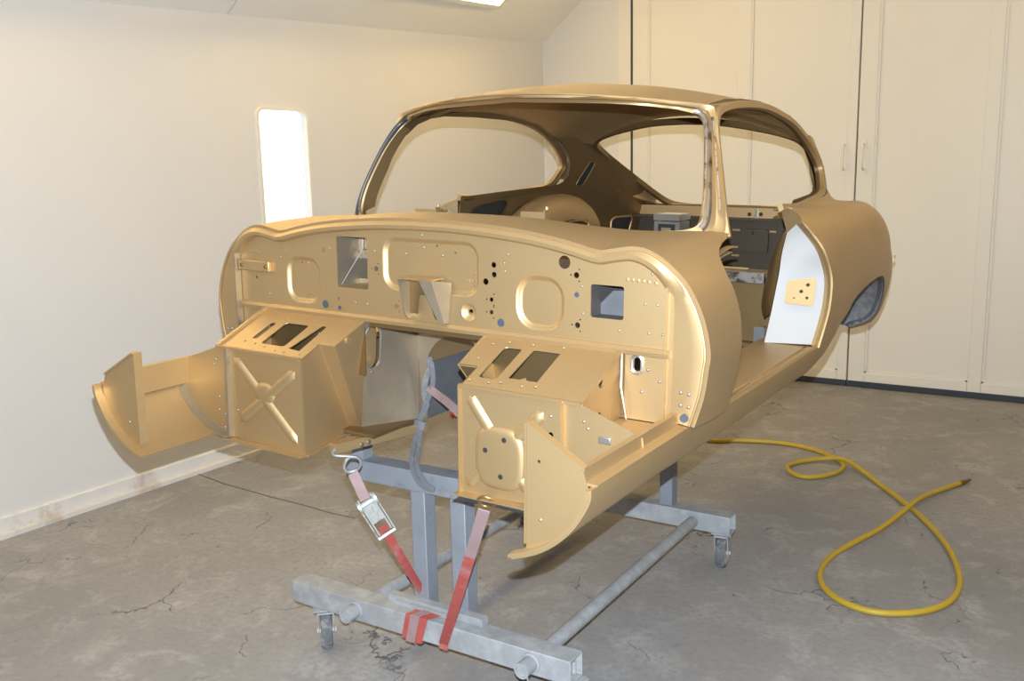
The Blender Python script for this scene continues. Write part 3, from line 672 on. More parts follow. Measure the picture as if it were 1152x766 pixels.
# ---- rear pillar skins and rear quarters
CA = AP[11:15] + [(.556, 1.94, 1.503), (.505, 2.11, 1.473), (.47, 2.2, 1.46), (.44, 2.3, 1.432), (.40, 2.44, 1.402)]
CB = [(.546, 1.68, 1.700), (.528, 1.79, 1.704), (.503, 1.88, 1.699), (.488, 1.94, 1.685), (.483, 2.0, 1.662), (.475, 2.09, 1.621), (.458, 2.22, 1.564), (.432, 2.33, 1.51), (.40, 2.42, 1.457), (.36, 2.47, 1.42)]
SECT = [
    [(.640, 1.068, 1.472), (.665, 1.10, 1.466), (.72, 1.035, 1.428), (.75, 1.05, 1.39), (.785, 1.05, 1.345), (.803, 1.07, 1.287), (.812, 1.073, 1.238), (.814, 1.055, 1.163), (.808, 1.035, 1.104), (.797, 1.015, 1.036)],
    [(x, 1.16, z) for x, z in ((.634, 1.470), (.66, 1.468), (.70, 1.452), (.735, 1.42), (.765, 1.38), (.79, 1.33), (.808, 1.27), (.816, 1.2), (.813, 1.12), (.800, 1.04))],
    [(x, 1.28, z) for x, z in ((.644, 1.470), (.662, 1.462), (.70, 1.453), (.738, 1.423), (.77, 1.38), (.794, 1.33), (.811, 1.27), (.817, 1.2), (.808, 1.12), (.785, 1.041))],
    [(x, 1.40, z) for x, z in ((.641, 1.470), (.66, 1.457), (.70, 1.455), (.742, 1.425), (.777, 1.38), (.799, 1.33), (.814, 1.27), (.817, 1.2), (.800, 1.11), (.762, 1.042))],
    [(x, y, z) for x, y, z in ((.640, 1.42, 1.471), (.66, 1.42, 1.457), (.70, 1.42, 1.456), (.742, 1.42, 1.426), (.777, 1.42, 1.38), (.80, 1.42, 1.33), (.814, 1.425, 1.27), (.817, 1.425, 1.2), (.803, 1.425, 1.13), (.784, 1.425, 1.088))],
    [(x, 1.465, z) for x, z in ((.639, 1.474), (.658, 1.454), (.70, 1.456), (.743, 1.428), (.778, 1.382), (.80, 1.33), (.814, 1.27), (.817, 1.2), (.798, 1.131))],
    [(x, 1.555, z) for x, z in ((.634, 1.481), (.655, 1.452), (.69, 1.457), (.738, 1.436), (.775, 1.39), (.799, 1.335), (.813, 1.27), (.816, 1.21), (.804, 1.155))],
    [(x, 1.7, z) for x, z in ((.621, 1.491), (.645, 1.451), (.685, 1.459), (.727, 1.445), (.767, 1.40), (.793, 1.345), (.808, 1.28), (.812, 1.22), (.806, 1.171))],
    [(x, 1.88, z) for x, z in ((.574, 1.508), (.61, 1.458), (.655, 1.454), (.702, 1.455), (.748, 1.425), (.782, 1.375), (.799, 1.31), (.804, 1.24), (.800, 1.172))],
    [(x, 2.02, z) for x, z in ((.531, 1.488), (.565, 1.458), (.62, 1.449), (.69, 1.448), (.742, 1.418), (.776, 1.363), (.793, 1.3), (.796, 1.23), (.788, 1.157))],
    [(x, 2.12, z) for x, z in ((.502, 1.471), (.545, 1.447), (.61, 1.439), (.68, 1.436), (.735, 1.402), (.768, 1.348), (.785, 1.28), (.786, 1.2), (.776, 1.132))],
    [(x, 2.2, z) for x, z in ((.47, 1.46), (.53, 1.433), (.60, 1.430), (.67, 1.42), (.725, 1.385), (.760, 1.33), (.776, 1.26), (.776, 1.17), (.764, 1.097))],
    [(x, 2.26, z) for x, z in ((.453, 1.441), (.52, 1.433), (.59, 1.425), (.66, 1.406), (.716, 1.37), (.752, 1.312), (.767, 1.24), (.766, 1.13), (.750, 1.04))],
    [(x, 2.295, z) for x, z in ((.443, 1.43), (.515, 1.426), (.585, 1.419), (.655, 1.398), (.709, 1.362), (.745, 1.305), (.762, 1.22), (.757, 1.10), (.732, .987))],
    [(x, 2.315, z) for x, z in ((.437, 1.426), (.51, 1.422), (.58, 1.415), (.65, 1.392), (.705, 1.357), (.742, 1.30), (.760, 1.21), (.752, 1.08), (.714, .947))],
    [(x, 2.33, z) for x, z in ((.433, 1.422), (.506, 1.418), (.577, 1.411), (.647, 1.388), (.701, 1.352), (.739, 1.295), (.757, 1.20), (.746, 1.06), (.675, .910))],
    [(x, 2.345, z) for x, z in ((.43, 1.419), (.503, 1.415), (.574, 1.408), (.644, 1.384), (.698, 1.348), (.736, 1.29), (.755, 1.2), (.745, 1.05), (.70, .92), (.604, .878))],
    [(x, 2.42, z) for x, z in ((.41, 1.402), (.485, 1.399), (.56, 1.391), (.628, 1.367), (.68, 1.33), (.72, 1.27), (.744, 1.18), (.740, 1.06), (.70, .93), (.61, .868))],
    [(x, 2.5, z) for x, z in ((.39, 1.385), (.47, 1.383), (.55, 1.375), (.61, 1.35), (.66, 1.31), (.70, 1.255), (.724, 1.18), (.720, 1.07), (.68, .95), (.59, .89))],
    [(x, 2.8, z) for x, z in ((.30, 1.28), (.38, 1.278), (.46, 1.265), (.52, 1.23), (.555, 1.18), (.570, 1.10), (.56, 1.0), (.53, .94), (.45, .90))],
]
NQ = 26
sect = [resample(cat(sc_, 4), NQ) for sc_ in SECT]
cols = [cat([sc_[k] for sc_ in sect], 3) for k in range(NQ)]
qrows = [[cols[k][i] for k in range(NQ)] for i in range(len(cols[0]))]
arch = [r[-1] for r in qrows]
archw = [p for p in arch if 1.399 <= p[1] <= 2.346]
for s in (1, -1):
    rows = []
    for t in range(5):
        rows.append([vadd(lerp3(p, q, t / 4), (min(1, max(0, (i_ - 7) / 10)) * .014 * math.sin(math.pi * t / 4), 0, min(1, max(0, (i_ - 7) / 10)) * .006 * math.sin(math.pi * t / 4))) for i_, (p, q) in enumerate(zip(resample(cat(CA, 3), 30), resample(cat(CB, 3), 30)))])
    part('rear_pillar', side(grid(rows), s), 'gold', solid=.010, angle=60, off=1)
    qt = part('rear_quarter', side(grid(qrows), s), 'gold', solid=.006, angle=60, off=1)
    part('arch_lip', side(sweep(archw, [(-.003, -.005), (.004, -.005), (.004, .022), (-.003, .022)], refs=[(-1, 0, 0)] * len(archw)), s), 'slate', qt)
    rows = [archw, [(p[0] - .10, p[1], p[2] + .03) for p in archw], [(p[0] - .20, p[1], p[2] + .045) for p in archw], [(.47, p[1], p[2] + .045) for p in archw], [(.46, p[1], p[2] - .02) for p in archw], [(.46, p[1], .86) for p in archw]]
    part('wheel_house', side(grid(rows), s), 'gravel', qt, 'rough grey underseal lining the wheel arch', solid=.004, angle=50)
    p = (0.744,2.52,1.1731)
    part('bumper_bracket', side(join(bar((p[0] - .05, 2.52, p[2] - .012), (p[0] - .002, 2.53, p[2] + .004), .022, .010), bar((p[0] - .004, 2.53, p[2] - .002), (p[0], 2.53, p[2] + .018), .02, .006, up=(1, 0, 0))), s), 'gold', qt)
    # door shut pillar: rebated flange, pale shut face and latch plate
    E = resample(cat(SECT[0][2:], 4), 20)
    def inn(i, k):
        e = E[i]; t = i / 19
        fx = [0, .010, .012, .024, .026][k]; fy = [0, .006, .020, .022, .036][k]
        return (e[0] - fx * 1.0, e[1] + fy, e[2] - (.004 if k else 0) * (1 - t))
    rows = [[inn(i, k) for i in range(20)] for k in range(5)]
    part('shut_flange', side(grid(rows), s), 'gold', qt, solid=.002, angle=25)
    IE = cat([(0.6599,1.088,1.3901),(0.6491,1.0782,1.3235),(0.6462,1.0698,1.2656),(0.6386,1.06,1.1926),(0.6326,1.0516,1.1338),(0.6189,1.0376,1.0299)], 4)
    IE = resample(IE, 20)
    rows = [[lerp3(rows[4][i], IE[i], k / 6) for i in range(20)] for k in range(7)]
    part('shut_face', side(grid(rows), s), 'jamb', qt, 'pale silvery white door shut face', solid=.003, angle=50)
    LB = resample(cat([(0.6116,1.24,1.3894),(0.586,1.24,1.3271),(0.5665,1.24,1.2658),(0.5492,1.24,1.1755),(0.5449,1.24,1.1088),(0.5628,1.24,1.0723)], 4), 20)
    IEc = resample(cat([IE[0], IE[4], IE[8], IE[11], IE[13], IE[14]], 4), 20)
    rows = []
    for k in range(8):
        t = k / 7; rows.append([vadd(lerp3(p, q, t), (-.002, -.045 * math.sin(math.pi * t) * (1 - .3 * t), 0)) for p, q in zip(IEc, LB)])
    part('arch_cover', side(grid(rows), s), 'goldshade', qt, solid=.003, angle=60)
    part('shut_top', side(([(.640, 1.068, 1.474), (.672, 1.095, 1.466), (.72, 1.04, 1.43), (.70, 1.085, 1.418), IE[0], (.640, 1.10, 1.44)], [(0, 1, 2, 3, 4, 5)]), s), 'gold', qt, solid=.003)
    c0 = Vector((.722, 1.066, 1.205)); ux = Vector((.97, .22, 0)).normalized(); uz = Vector((.03, .14, 1)).normalized(); un = ux.cross(uz).normalized()
    def lp_(a, b, d): return tuple(c0 + ux * a + uz * b - un * d * -1)
    def lpm(a, b, d): return tuple(c0 + ux * a + uz * b + (-un if un.y > 0 else un) * (-d))
    lpz = part('latch_plate', side(plate([(-.048, -.040), (.034, -.046), (.043, -.038), (.043, .038), (.034, .045), (-.040, .034), (-.048, .026)], [circ(0, 0, .006, 10), circ(.018, .022, .006, 8), circ(-.02, -.022, .003, 6), circ(.02, -.02, .005, 8)], lambda a, b, d: lpm(a, b, -.012 + d), .014), s), 'goldshade', qt, bevel=.003)
    part('latch_hole_shade', side(plate([(-.040, -.036), (.036, -.040), (.036, .036), (-.036, .030)], [], lambda a, b, d: lpm(a, b, -.004 + d), .002), s), 'dark', qt)  # dark sheet that paints shade into the latch plate holes
    # inner wheel arch dome and inner quarter trim panel
    rows = []
    for i in range(13):
        th = math.pi * i / 12
        row = []
        for k in range(9):
            ph = k / 8 * math.pi / 2
            y = 1.79 - .56 * math.cos(th) * (.55 + .45 * math.cos(ph)) ; z = 1.16 + .305 * math.sin(th) * (.62 + .38 * math.cos(ph)); x = .60 - .07 * math.sin(ph) ** .8 if ph else .605
            row.append((x, y, z))
        rows.append(row)
    part('inner_wheel_arch', side(grid(rows), s), 'gold' if s < 0 else 'goldshade', solid=.004, angle=70)  # lit gold on one dome, shaded copy on the other
    def gx(y, z):
        x = .665 - .30 * (z - 1.43) - .022 * max(0, y - .465) ** 2 - .022
        if z < 1.46: x = min(x, .612)
        u_ = min(1, max(0, (y - 1.55) / .25)); x -= .022 * u_ * u_ * (3 - 2 * u_)
        t = min(1, max(0, (y - 1.80) / .5)); return x - .10 * t * t * (3 - 2 * t)
    poly = [(1.03, 1.17), (2.41, 1.17), (2.41, 1.45), (2.32, 1.503), (2.22, 1.553), (2.09, 1.610), (2.0, 1.65), (1.93, 1.684), (1.85, 1.712), (1.7, 1.752), (1.55, 1.779), (1.36, 1.802), (1.16, 1.815), (.96, 1.813), (.8, 1.805), (.66, 1.785), (.615, 1.765), (.60, 1.73)] + [(0.6464,1.706),(0.6945,1.7434),(0.7629,1.7651),(0.8378,1.7752),(1.0307,1.778),(1.2908,1.7722),(1.4878,1.7487),(1.6461,1.7069),(1.7052,1.6808),(1.7519,1.6462),(1.7881,1.5991),(1.7941,1.5435),(1.7709,1.518),(1.7363,1.5069),(1.568,1.4974),(1.3057,1.4867)] + [(1.06, 1.475), (1.035, 1.43)]
    if s > 0: poly = [(1.26, 1.17)] + [p for p in poly[1:-2]] + [(1.26, 1.47)]
    hs = [[(1.3, 1.385)] + [(1.32, 1.375), (1.385, 1.435), (1.36, 1.453), (1.31, 1.45)] if s > 0 else [(1.078, 1.385), (1.32, 1.375), (1.385, 1.435), (1.36, 1.453), (1.27, 1.448), (1.14, 1.432)], [(1.875, 1.50), (1.90, 1.496), (1.925, 1.51), (1.955, 1.585), (1.955, 1.602), (1.935, 1.606), (1.92, 1.598), (1.880, 1.525)], circ(2.16, 1.462, .014, 10)]
    ex = [(1.05 + .11 * i, 1.2 + .06 * j) for i in range(12) for j in range(5)]
    ex = [e for e in ex if inside(e, poly) and not any(inside(e, h) for h in hs)]
    iq = part('inner_quarter_panel', side(plate(poly, hs, lambda a, b, d: (gx(a, b) + d, a, b), .004, ex), s), 'goldshade', angle=60)
    for h in hs[:2]:
        part('hole_rim', side(tube([(gx(a, b) - .002, a, b) for a, b in cat([(p[0], p[1], 0) for p in h], 4, True) for a, b in [(a, b)]] if False else [(gx(q[0], q[1]) - .002, q[0], q[1]) for q in cat([(p[0], p[1], 0) for p in h], 4, True)], .0025, 6, closed=True), s), 'goldshade', iq)
    part('slot_shade', side(plate([(1.87, 1.49), (1.94, 1.49), (1.98, 1.61), (1.90, 1.61)], [], lambda a, b, d: (gx(a, b) + .012 + d, a, b), .002), s), 'dark', iq)  # dark sheet standing for the shade behind the slot
    if s < 0: part('hole_shade', side(join(box(.622, .626, 1.04, 1.42, 1.36, 1.462)), s), 'dark', iq)  # dark sheet added as shade behind the panel hole
    # dished access panels low on the inner arch
    for rr_, rad, x_ in ((rrect(2.24, 1.295, .085, .044, .03, 4), .005, None), (rrect(1.86, 1.30, .10, .04, .02, 4), .004, .526)): part('access_frame', side(tube([(x_ or gx(a, b) - .006, a, b) for a, b in rr_], rad, 6, closed=True), s), 'gold')
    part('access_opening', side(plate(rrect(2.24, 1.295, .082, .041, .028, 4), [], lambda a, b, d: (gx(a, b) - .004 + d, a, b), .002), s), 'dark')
    # sill top with a rebate, and the door front shut
    part('sill_top', side(join(box(.585, .752, .20, 1.11, 1.012, 1.030)), s), 'gold', bevel=.004)
    rows = [[(.768 + interp(y, [0, .5, 1.02], [0, .018, .029]) - d, y, interp(y, [.2, 1.02], [1.022, 1.038]) + h) for y in (.205, .35, .5, .65, .8, .95, 1.03)] for d, h in ((0, 0), (.004, .006), (.010, .006), (.014, -.006), (.030, -.006), (.034, -.002))]
    part('sill_rebate', side(grid(rows), s), 'gold', solid=.003, angle=25)
    part('hinge_pillar', side(join(grid([[(p[0] - d, p[1] + e, p[2]) for p in cat(RR[9:], 3)] for d, e in ((.004, 0), (.05, .012), (.12, .015))])), s), 'goldshade', solid=.003)
    part('door_lip', side(join(sweep(cat([(.703, .285, 1.386), (.695, .36, 1.392), (.690, .44, 1.398), (.688, .50, 1.394)], 3), [(-.010, -.002), (.006, -.002), (.006, .003), (-.010, .003)], ref=(0, 0, 1)), sweep(cat([(.703, .30, 1.372), (.690, .38, 1.379), (.684, .47, 1.383)], 3), [(-.010, -.002), (.004, -.002), (.004, .002), (-.010, .002)], ref=(0, 0, 1))), s), 'gold')

# ---- tailgate aperture, tail deck and tail panel
HA = [(0, 1.80, 1.783), (.15, 1.806, 1.776), (.30, 1.835, 1.752), (.42, 1.872, 1.722), (.467, 1.918, 1.692), (.470, 2.0, 1.655), (.462, 2.09, 1.615), (.445, 2.22, 1.558), (.42, 2.32, 1.508), (.385, 2.42, 1.452), (.33, 2.47, 1.41), (.25, 2.485, 1.395), (.1, 2.49, 1.392), (0, 2.49, 1.392)]
ha = ring(cat(HA, 3))
part('tailgate_frame', sweep(ha, [(-.010, -.004), (.006, -.004), (.006, .020), (-.012, .024)], refs=[(0, -.45, -.9)] * len(ha), closed=True), 'goldshade')
rows = [[(x, 2.495 - .05 * (x / .4) ** 2, 1.396) for x in (-.40, -.25, 0, .25, .40)], [(x * .9, 2.62, 1.345) for x in (-.38, -.25, 0, .25, .38)], [(x * .8, 2.8, 1.28) for x in (-.375, -.25, 0, .25, .375)]]
part('tail_deck', grid(rows), 'gold', solid=.004, off=1)
tl_ = sect[-1]
part('tail_panel', grid([[p for p in tl_], [(-p[0], p[1] + .0, p[2]) for p in tl_]]), 'gold', solid=.004)
# inside of the tail: upright panel with a raised square and slots
tpn = part('luggage_panel', plate([(-.5, .98), (.5, .98), (.5, 1.392), (-.5, 1.392)], [circ(a_, b_, .010, 12) for a_, b_ in [(0.1023,1.3615),(0.1579,1.3635)]] + [rrect(x, z, .020, .005, .002, 1) for x, z in [(0.0409,1.2853),(0.2151,1.2845),(0.0424,1.1636)] + [(-.1, 1.335), (-.1, 1.25)]], lambda a, b, d: (a, 2.40 + d, b), .004), 'tail')
sq0, sq1, sqc = [(0.0727,1.2942),(0.2031,1.1829),(0.132,1.2758)]
part('raised_square', plate(rrect((sq0[0] + sq1[0]) / 2, (sq0[1] + sq1[1]) / 2, (sq1[0] - sq0[0]) / 2, (sq0[1] - sq1[1]) / 2, .012, 3), [circ(sqc[0], sqc[1], .008, 12)], lambda a, b, d: (a, 2.382 + d, b), .02), 'tail', tpn, bevel=.006)
part('latch_post', box(sqc[0] + .004, sqc[0] + .016, 2.372, 2.395, 1.345, 1.388), 'chrome', tpn)
part('panel_backing', box(-.5, .5, 2.425, 2.43, .98, 1.39), 'gold', tpn)
part('panel_rail', box(-.5, .5, 2.385, 2.399, 1.346, 1.392), 'gold', tpn)
for a_, b_ in [(0.1075,1.3626),(0.1629,1.3645)]: part('rail_hole', cylinder((a_, 2.3855, b_), (a_, 2.3835, b_), .0095, 12), 'dark', tpn)
part('panel_ledge', box(-.5, .5, 2.34, 2.40, 1.336, 1.344), 'tail', tpn)
# load floor, seat bulkhead, floor pan, tunnel
lf = part('luggage_floor', box(-.58, .58, 1.21, 1.34, 1.222, 1.234), 'goldshade')
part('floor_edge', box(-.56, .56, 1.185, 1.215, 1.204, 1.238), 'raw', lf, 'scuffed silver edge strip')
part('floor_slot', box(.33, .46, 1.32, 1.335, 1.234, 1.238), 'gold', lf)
part('well_floor', box(-.56, .56, 1.24, 2.40, .97, .98), 'goldshade', lf)
sb = part('seat_bulkhead', plate([(-.60, .845), (.60, .845), (.60, 1.21), (-.60, 1.21)], [rrect(.33, 1.09, .03, .008, .006, 3)], lambda a, b, d: (a, 1.235 + d, b), .006), 'goldshade')
part('step_rail', box(-.58, .58, 1.19, 1.235, .975, .99), 'goldshade', sb)
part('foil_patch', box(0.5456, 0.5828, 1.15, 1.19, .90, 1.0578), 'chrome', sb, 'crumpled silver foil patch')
part('floor_pan', join(box(-.585, -.19, .0, 1.24, .835, .845), box(.19, .585, .0, 1.24, .835, .845), box(-.19, .19, 1.2, 1.24, .835, .845)), 'goldshade')
# transmission tunnel, with its arched opening and the splayed plates leading in
arc = [(.185 * math.cos(math.radians(a_)), .98 + .17 * math.sin(math.radians(a_))) for a_ in range(0, 181, 15)]
tun = [(.185, .835)] + arc + [(-.185, .835)]
tu = part('transmission_tunnel', grid([[(x, y, z) for x, z in tun] for y in (.23, .5, .9, 1.24)]), 'slate', solid=.003)
part('tunnel_crown', grid([[(x * .97, y, z - .006) for x, z in arc[1:-1]] for y in (.235, .6, 1.23)]), 'gold', tu)
hole = [(-.05 + .115 * math.cos(math.radians(a_)), 1.002 + .113 * math.sin(math.radians(a_))) for a_ in range(0, 181, 12)]
hole = [(.065, .842)] + hole + [(-.165, .842)]
part('tunnel_mouth', plate([(-.20, .835), (-.165, .835)] + list(reversed(hole)) + [(.065, .835), (.20, .835), (.20, 1.19), (-.20, 1.19)], [], lambda a, b, d: (a, .222 + d, b), .003), 'tunnel', tu)
for s in (1, -1):
    def tp_(a, b, d):
        t = (b - .83) / .356; q = a / .23
        lo = (.279 + (.192 - .279) * q, .050 + .155 * q); hi = (.206 - .006 * q, -.002 + .224 * q)
        return (lo[0] + (hi[0] - lo[0]) * t + d, lo[1] + (hi[1] - lo[1]) * t, b)
    ov = (.034, 1.094)
    sp = part('tunnel_side_plate', side(plate([(0, .83), (.238, .832), (.238, 1.186), (0, 1.186)], [rrect(ov[0], ov[1], .031, .064, .031, 5)], tp_, .003, [(.02 + .035 * i, .85 + .04 * j) for i in range(6) for j in range(8) if not (i < 2 and 4 <= j <= 8)]), s), 'tunnel', angle=40)
    part('oval_rim', side(tube([tp_(a_, b_, -.001) for a_, b_ in rrect(ov[0], ov[1], .034, .067, .034, 5)], .0022, 6, closed=True), s), 'chrome', sp)
    part('oval_backing', side(plate(rrect(ov[0] + .006, ov[1], .034, .072, .034, 5), [], lambda a, b, d: tp_(a, b, .022 + d), .003), s), 'gold', sp)
    for q_ in (.078, -.078): part('screw', side(cylinder(tp_(ov[0], ov[1] + q_, 0), tp_(ov[0], ov[1] + q_, -.003), .004, 8), s), 'screw', sp)
    part('round_plug', side(cylinder((.209, -.075, 1.135), (.203, -.075, 1.135), .011, 14), s), 'gold', sp)
    # lower chassis rail running in under the toe box
    rl = part('chassis_rail', side(join(bar((.268, -.09, .818), (.19, .235, .818), .035, .028)), s), 'gold')
    for yy in (-.03, .0): part('rail_bolt', side(cylinder((.232 - .02, yy, .822), (.226 - .02, yy, .822), .007, 8), s), 'screw', rl)
# small dash brackets standing behind the windscreen base
for x, y in ((-0.2564,0.36), (0.095,0.42)):
    b_ = part('dash_bracket', box(x - .048, x + .048, y, y + .003, 1.43, 1.474), 'gold')
    part('bracket_ear', join(box(x + .044, x + .048, y - .02, y, 1.44, 1.482), tube([(x + .046, y - .004, 1.482), (x + .046, y - .004, 1.49)], .006, 8)), 'gold', b_)
# bright unpainted latch box on the luggage floor
p = (-0.0421,1.75,1.3348)
lb = part('latch_box', join(box(p[0] - .058, p[0] + .058, 1.75, 1.86, .98, 1.36), box(p[0] - .058, p[0] + .058, 1.742, 1.87, 1.365, 1.392)), 'chrome', label='bright unpainted metal box behind the windscreen')
part('box_opening', box(p[0] - .038, p[0] + .038, 1.746, 1.751, 1.25, 1.35), 'dark', lb)
part('box_insert', box(p[0] - .022, p[0] + .022, 1.742, 1.747, 1.27, 1.335), 'tunnel', lb)

# ================================================================== THE STAND
ST = thing('wheeled_stand', 'grey galvanised steel body stand on casters under the car shell', 'stand', (-.18, .8, 0))
SO = Vector((-.18, .8, 0))
def sp_(name, g, m='galv', parent=None, label=None, **k):
    o = obj(name, g, m, parent or ST, org=SO, **k)
    if label: o['label'] = label
    return o
def sqtube(x0, x1, yc, zc, w=.075, t=.005, axis='x'):
    h = w / 2; i = h - t; V = []; F = []
    for xx in (x0, x1):
        for q in (h, i):
            V += [(xx, yc - q, zc - q), (xx, yc + q, zc - q), (xx, yc + q, zc + q), (xx, yc - q, zc + q)]
    for k in range(4):
        l = (k + 1) % 4
        F += [(k, 8 + k, 8 + l, l), (4 + l, 12 + l, 12 + k, 4 + k), (l, 4 + l, 4 + k, k), (8 + k, 12 + k, 12 + l, 8 + l)]
    return V, F
ZBm = .1875
fb = sp_('cross_beam', sqtube(-.725, .365, .18, ZBm), 'galv', bevel=.003)
rb_ = sp_('cross_beam', sqtube(-.725, .385, 1.45, ZBm), 'galv', bevel=.003)
for x in (-.435, .235):
    tb_ = sp_('side_tube', tube([(x, .095, ZBm), (x, 1.40, ZBm)], .023, 14), 'galv')
    # hollow stub with its pin where the tube passes the beam
    ringp = [(x + .024 * math.cos(2 * math.pi * k / 16), ZBm + .024 * math.sin(2 * math.pi * k / 16)) for k in range(16)]
    ri = [(x + .019 * math.cos(2 * math.pi * k / 16), ZBm + .019 * math.sin(2 * math.pi * k / 16)) for k in range(16)]
    sp_('stub_collar', grid([[(a_, .145, b_) for a_, b_ in ringp], [(a_, .088, b_) for a_, b_ in ringp], [(a_, .088, b_) for a_, b_ in ri], [(a_, .12, b_) for a_, b_ in ri]], True), 'galv', tb_)
    sp_('weld_bead', tube([(x + .026 * math.cos(2 * math.pi * k / 16), .1405, ZBm + .026 * math.sin(2 * math.pi * k / 16)) for k in range(16)], .006, 6, closed=True), 'galv', tb_)
    sp_('split_pin', tube([(x + .012, .10, ZBm - .016), (x + .02, .098, ZBm - .05)], .003, 6), 'chrome', tb_)
# uprights and the cradle bar
for x in (-.222, -.068):
    sp_('upright', box(x - .028, x + .028, .221, .277, .150, .606), 'galvd', bevel=.003)
cb = sp_('cradle_bar', join(sqtube(-.515, .175, .252, .640, .068)), 'galvd', bevel=.003)
for x in (-.47, .11): sp_('support_block', box(x - .025, x + .025, .23, .275, .674, .818), 'galvd', cb)
for x in (-.45, .11):
    sp_('upright', box(x - .028, x + .028, 1.422, 1.478, .226, .74), 'galvd', bevel=.003)
sp_('cradle_bar', sqtube(-.52, .175, 1.45, .776, .070), 'galvd')
sp_('angle_iron', join(box(-.335, .035, .190, .220, .2255, .250)), 'galv')
sp_('angle_iron', join(box(-.30, -.06, .178, .1895, .226, .240)), 'galv')
sp_('end_pin', join(cylinder((.345, .20, .16), (.345, .20, .195), .008, 8), dome(.345, 0, .0, .0, .0, lambda a, b, d: (a, .2, .195))), 'galv')
def caster(x, y, ang):
    ca, sa = math.cos(ang), math.sin(ang)
    def rot(g, dz=0): return [(x + px * ca - py * sa, y + px * sa + py * ca, pz) for px, py, pz in g[0]], g[1]
    c = sp_('caster', rot(box(-.04, .04, -.035, .035, .144, .150)), 'galv')
    fork = []
    for q in (-1, 1):
        fork.append(([(q * .024, -.035, .136), (q * .024, .035, .136), (q * .024, .012, .045), (q * .024, -.012, .045), (q * .028, -.035, .136), (q * .028, .035, .136), (q * .028, .012, .045), (q * .028, -.012, .045)], [(0, 1, 2, 3), (7, 6, 5, 4), (0, 4, 5, 1), (1, 5, 6, 2), (2, 6, 7, 3), (3, 7, 4, 0)]))
    sp_('fork', rot(join(box(-.028, .028, -.036, .036, .134, .141), cylinder((0, 0, .14), (0, 0, .146), .026, 14), *fork)), 'galv', c)
    prof = [(-.016, .046), (-.019, .053), (-.017, .058), (-.008, .0615), (.008, .0615), (.017, .058), (.019, .053), (.016, .046)]
    rows = [[(px, r * math.cos(2 * math.pi * k / 20), .0615 + r * math.sin(2 * math.pi * k / 20)) for px, r in prof] for k in range(21)]
    sp_('tyre', rot(grid(rows)), 'rubber', c)
    sp_('hub', rot(join(cylinder((-.0165, 0, .0615), (.0165, 0, .0615), .048, 20), cylinder((-.032, 0, .0615), (.032, 0, .0615), .008, 10))), 'wheel', c)
caster(-.600, .17, math.radians(44)); caster(.340, .19, math.radians(-20))
caster(-.600, 1.46, math.radians(35)); caster(.345, 1.45, math.radians(6))

# ================================================================== STRAPS
def ribbon(pts, w, t, side_dir, sub=4, dirs=None):
    P = cat(pts, sub) if sub > 1 else [tuple(p) for p in pts]
    return sweep(P, [(-w / 2, -t / 2), (w / 2, -t / 2), (w / 2, t / 2), (-w / 2, t / 2)], refs=dirs if dirs else [side_dir] * len(P))
hk = Vector((-0.2161,-0.09,0.8178))
e0 = Vector((-0.214,-0.075,0.7559)); r0 = Vector((-0.1949,-0.05,0.6714)); r1 = Vector((-0.1711,-0.01,0.5809)); e1 = Vector((-0.2222,0.222,0.2729))
RS = thing('ratchet_strap', 'red ratchet strap with a grey buckle and S hook, left of the stand uprights', 'strap', tuple(e1), 'tie down straps')
def rs(name, g, m, parent=None, label=None, **k):
    o = obj(name, g, m, parent or RS, org=e1, **k)
    if label: o['label'] = label
    return o
nrm = (CP - r0).normalized()
rs('webbing', join(ribbon([tuple(e0), tuple(e0.lerp(r0, .5)), tuple(r0)], .030, .003, tuple(nrm))), 'strapold', label='paint dusted strap end')
dn = [tuple(r1.lerp(e1, k / 8)) for k in range(9)]
tw = [tuple((nrm * (1 - .6 * k / 8) + Vector((.9, .2, 0)) * (.9 * k / 8)).normalized()) for k in range(9)]
rs('webbing', ribbon(dn, .028, .003, None, 1, tw), 'strap')
tdir = (r1 - r0).normalized(); sdir = tdir.cross(nrm).normalized()
def rl_(a, b, c): return tuple(r0 + tdir * a + sdir * b + nrm * c)
def rbox(a0, a1, b0, b1, c0, c1):
    V = [rl_(a, b, c) for c in (c0, c1) for b in (b0, b1) for a in (a0, a1)]
    return V, [(0, 2, 3, 1), (4, 5, 7, 6), (0, 1, 5, 4), (2, 6, 7, 3), (0, 4, 6, 2), (1, 3, 7, 5)]
RL = (r1 - r0).length
rt_ = rs('ratchet_buckle', join(rbox(-.01, RL + .02, -.022, -.018, -.002, .018), rbox(-.01, RL + .02, .018, .022, -.002, .018), rbox(.015, RL * .55, -.018, .018, .006, .012)), 'zinc')
rs('ratchet_wheel', join(cylinder(rl_(.012, -.030, .004), rl_(.012, -.022, .004), .019, 12), cylinder(rl_(.012, .022, .004), rl_(.012, .030, .004), .019, 12), cylinder(rl_(.012, -.02, .004), rl_(.012, .02, .004), .009, 10)), 'zinc', rt_)
rs('ratchet_handle', join(rbox(.01, RL + .03, -.030, -.026, -.014, .004), rbox(.01, RL + .03, .026, .030, -.014, .004), tube([rl_(RL + .03, -.028, -.006), rl_(RL + .03, .028, -.006)], .006, 8), rbox(RL * .55, RL * .8, -.018, .018, .008, .016)), 'zinc', rt_)
h0 = Vector((-0.2182,-0.09,0.8358))
hv = (e0 - h0); hs_ = hv.cross(nrm).normalized(); hl = hv.length; hd = hv.normalized()
def hp(a, b): return tuple(h0 + hd * a + hs_ * b + nrm * .004)
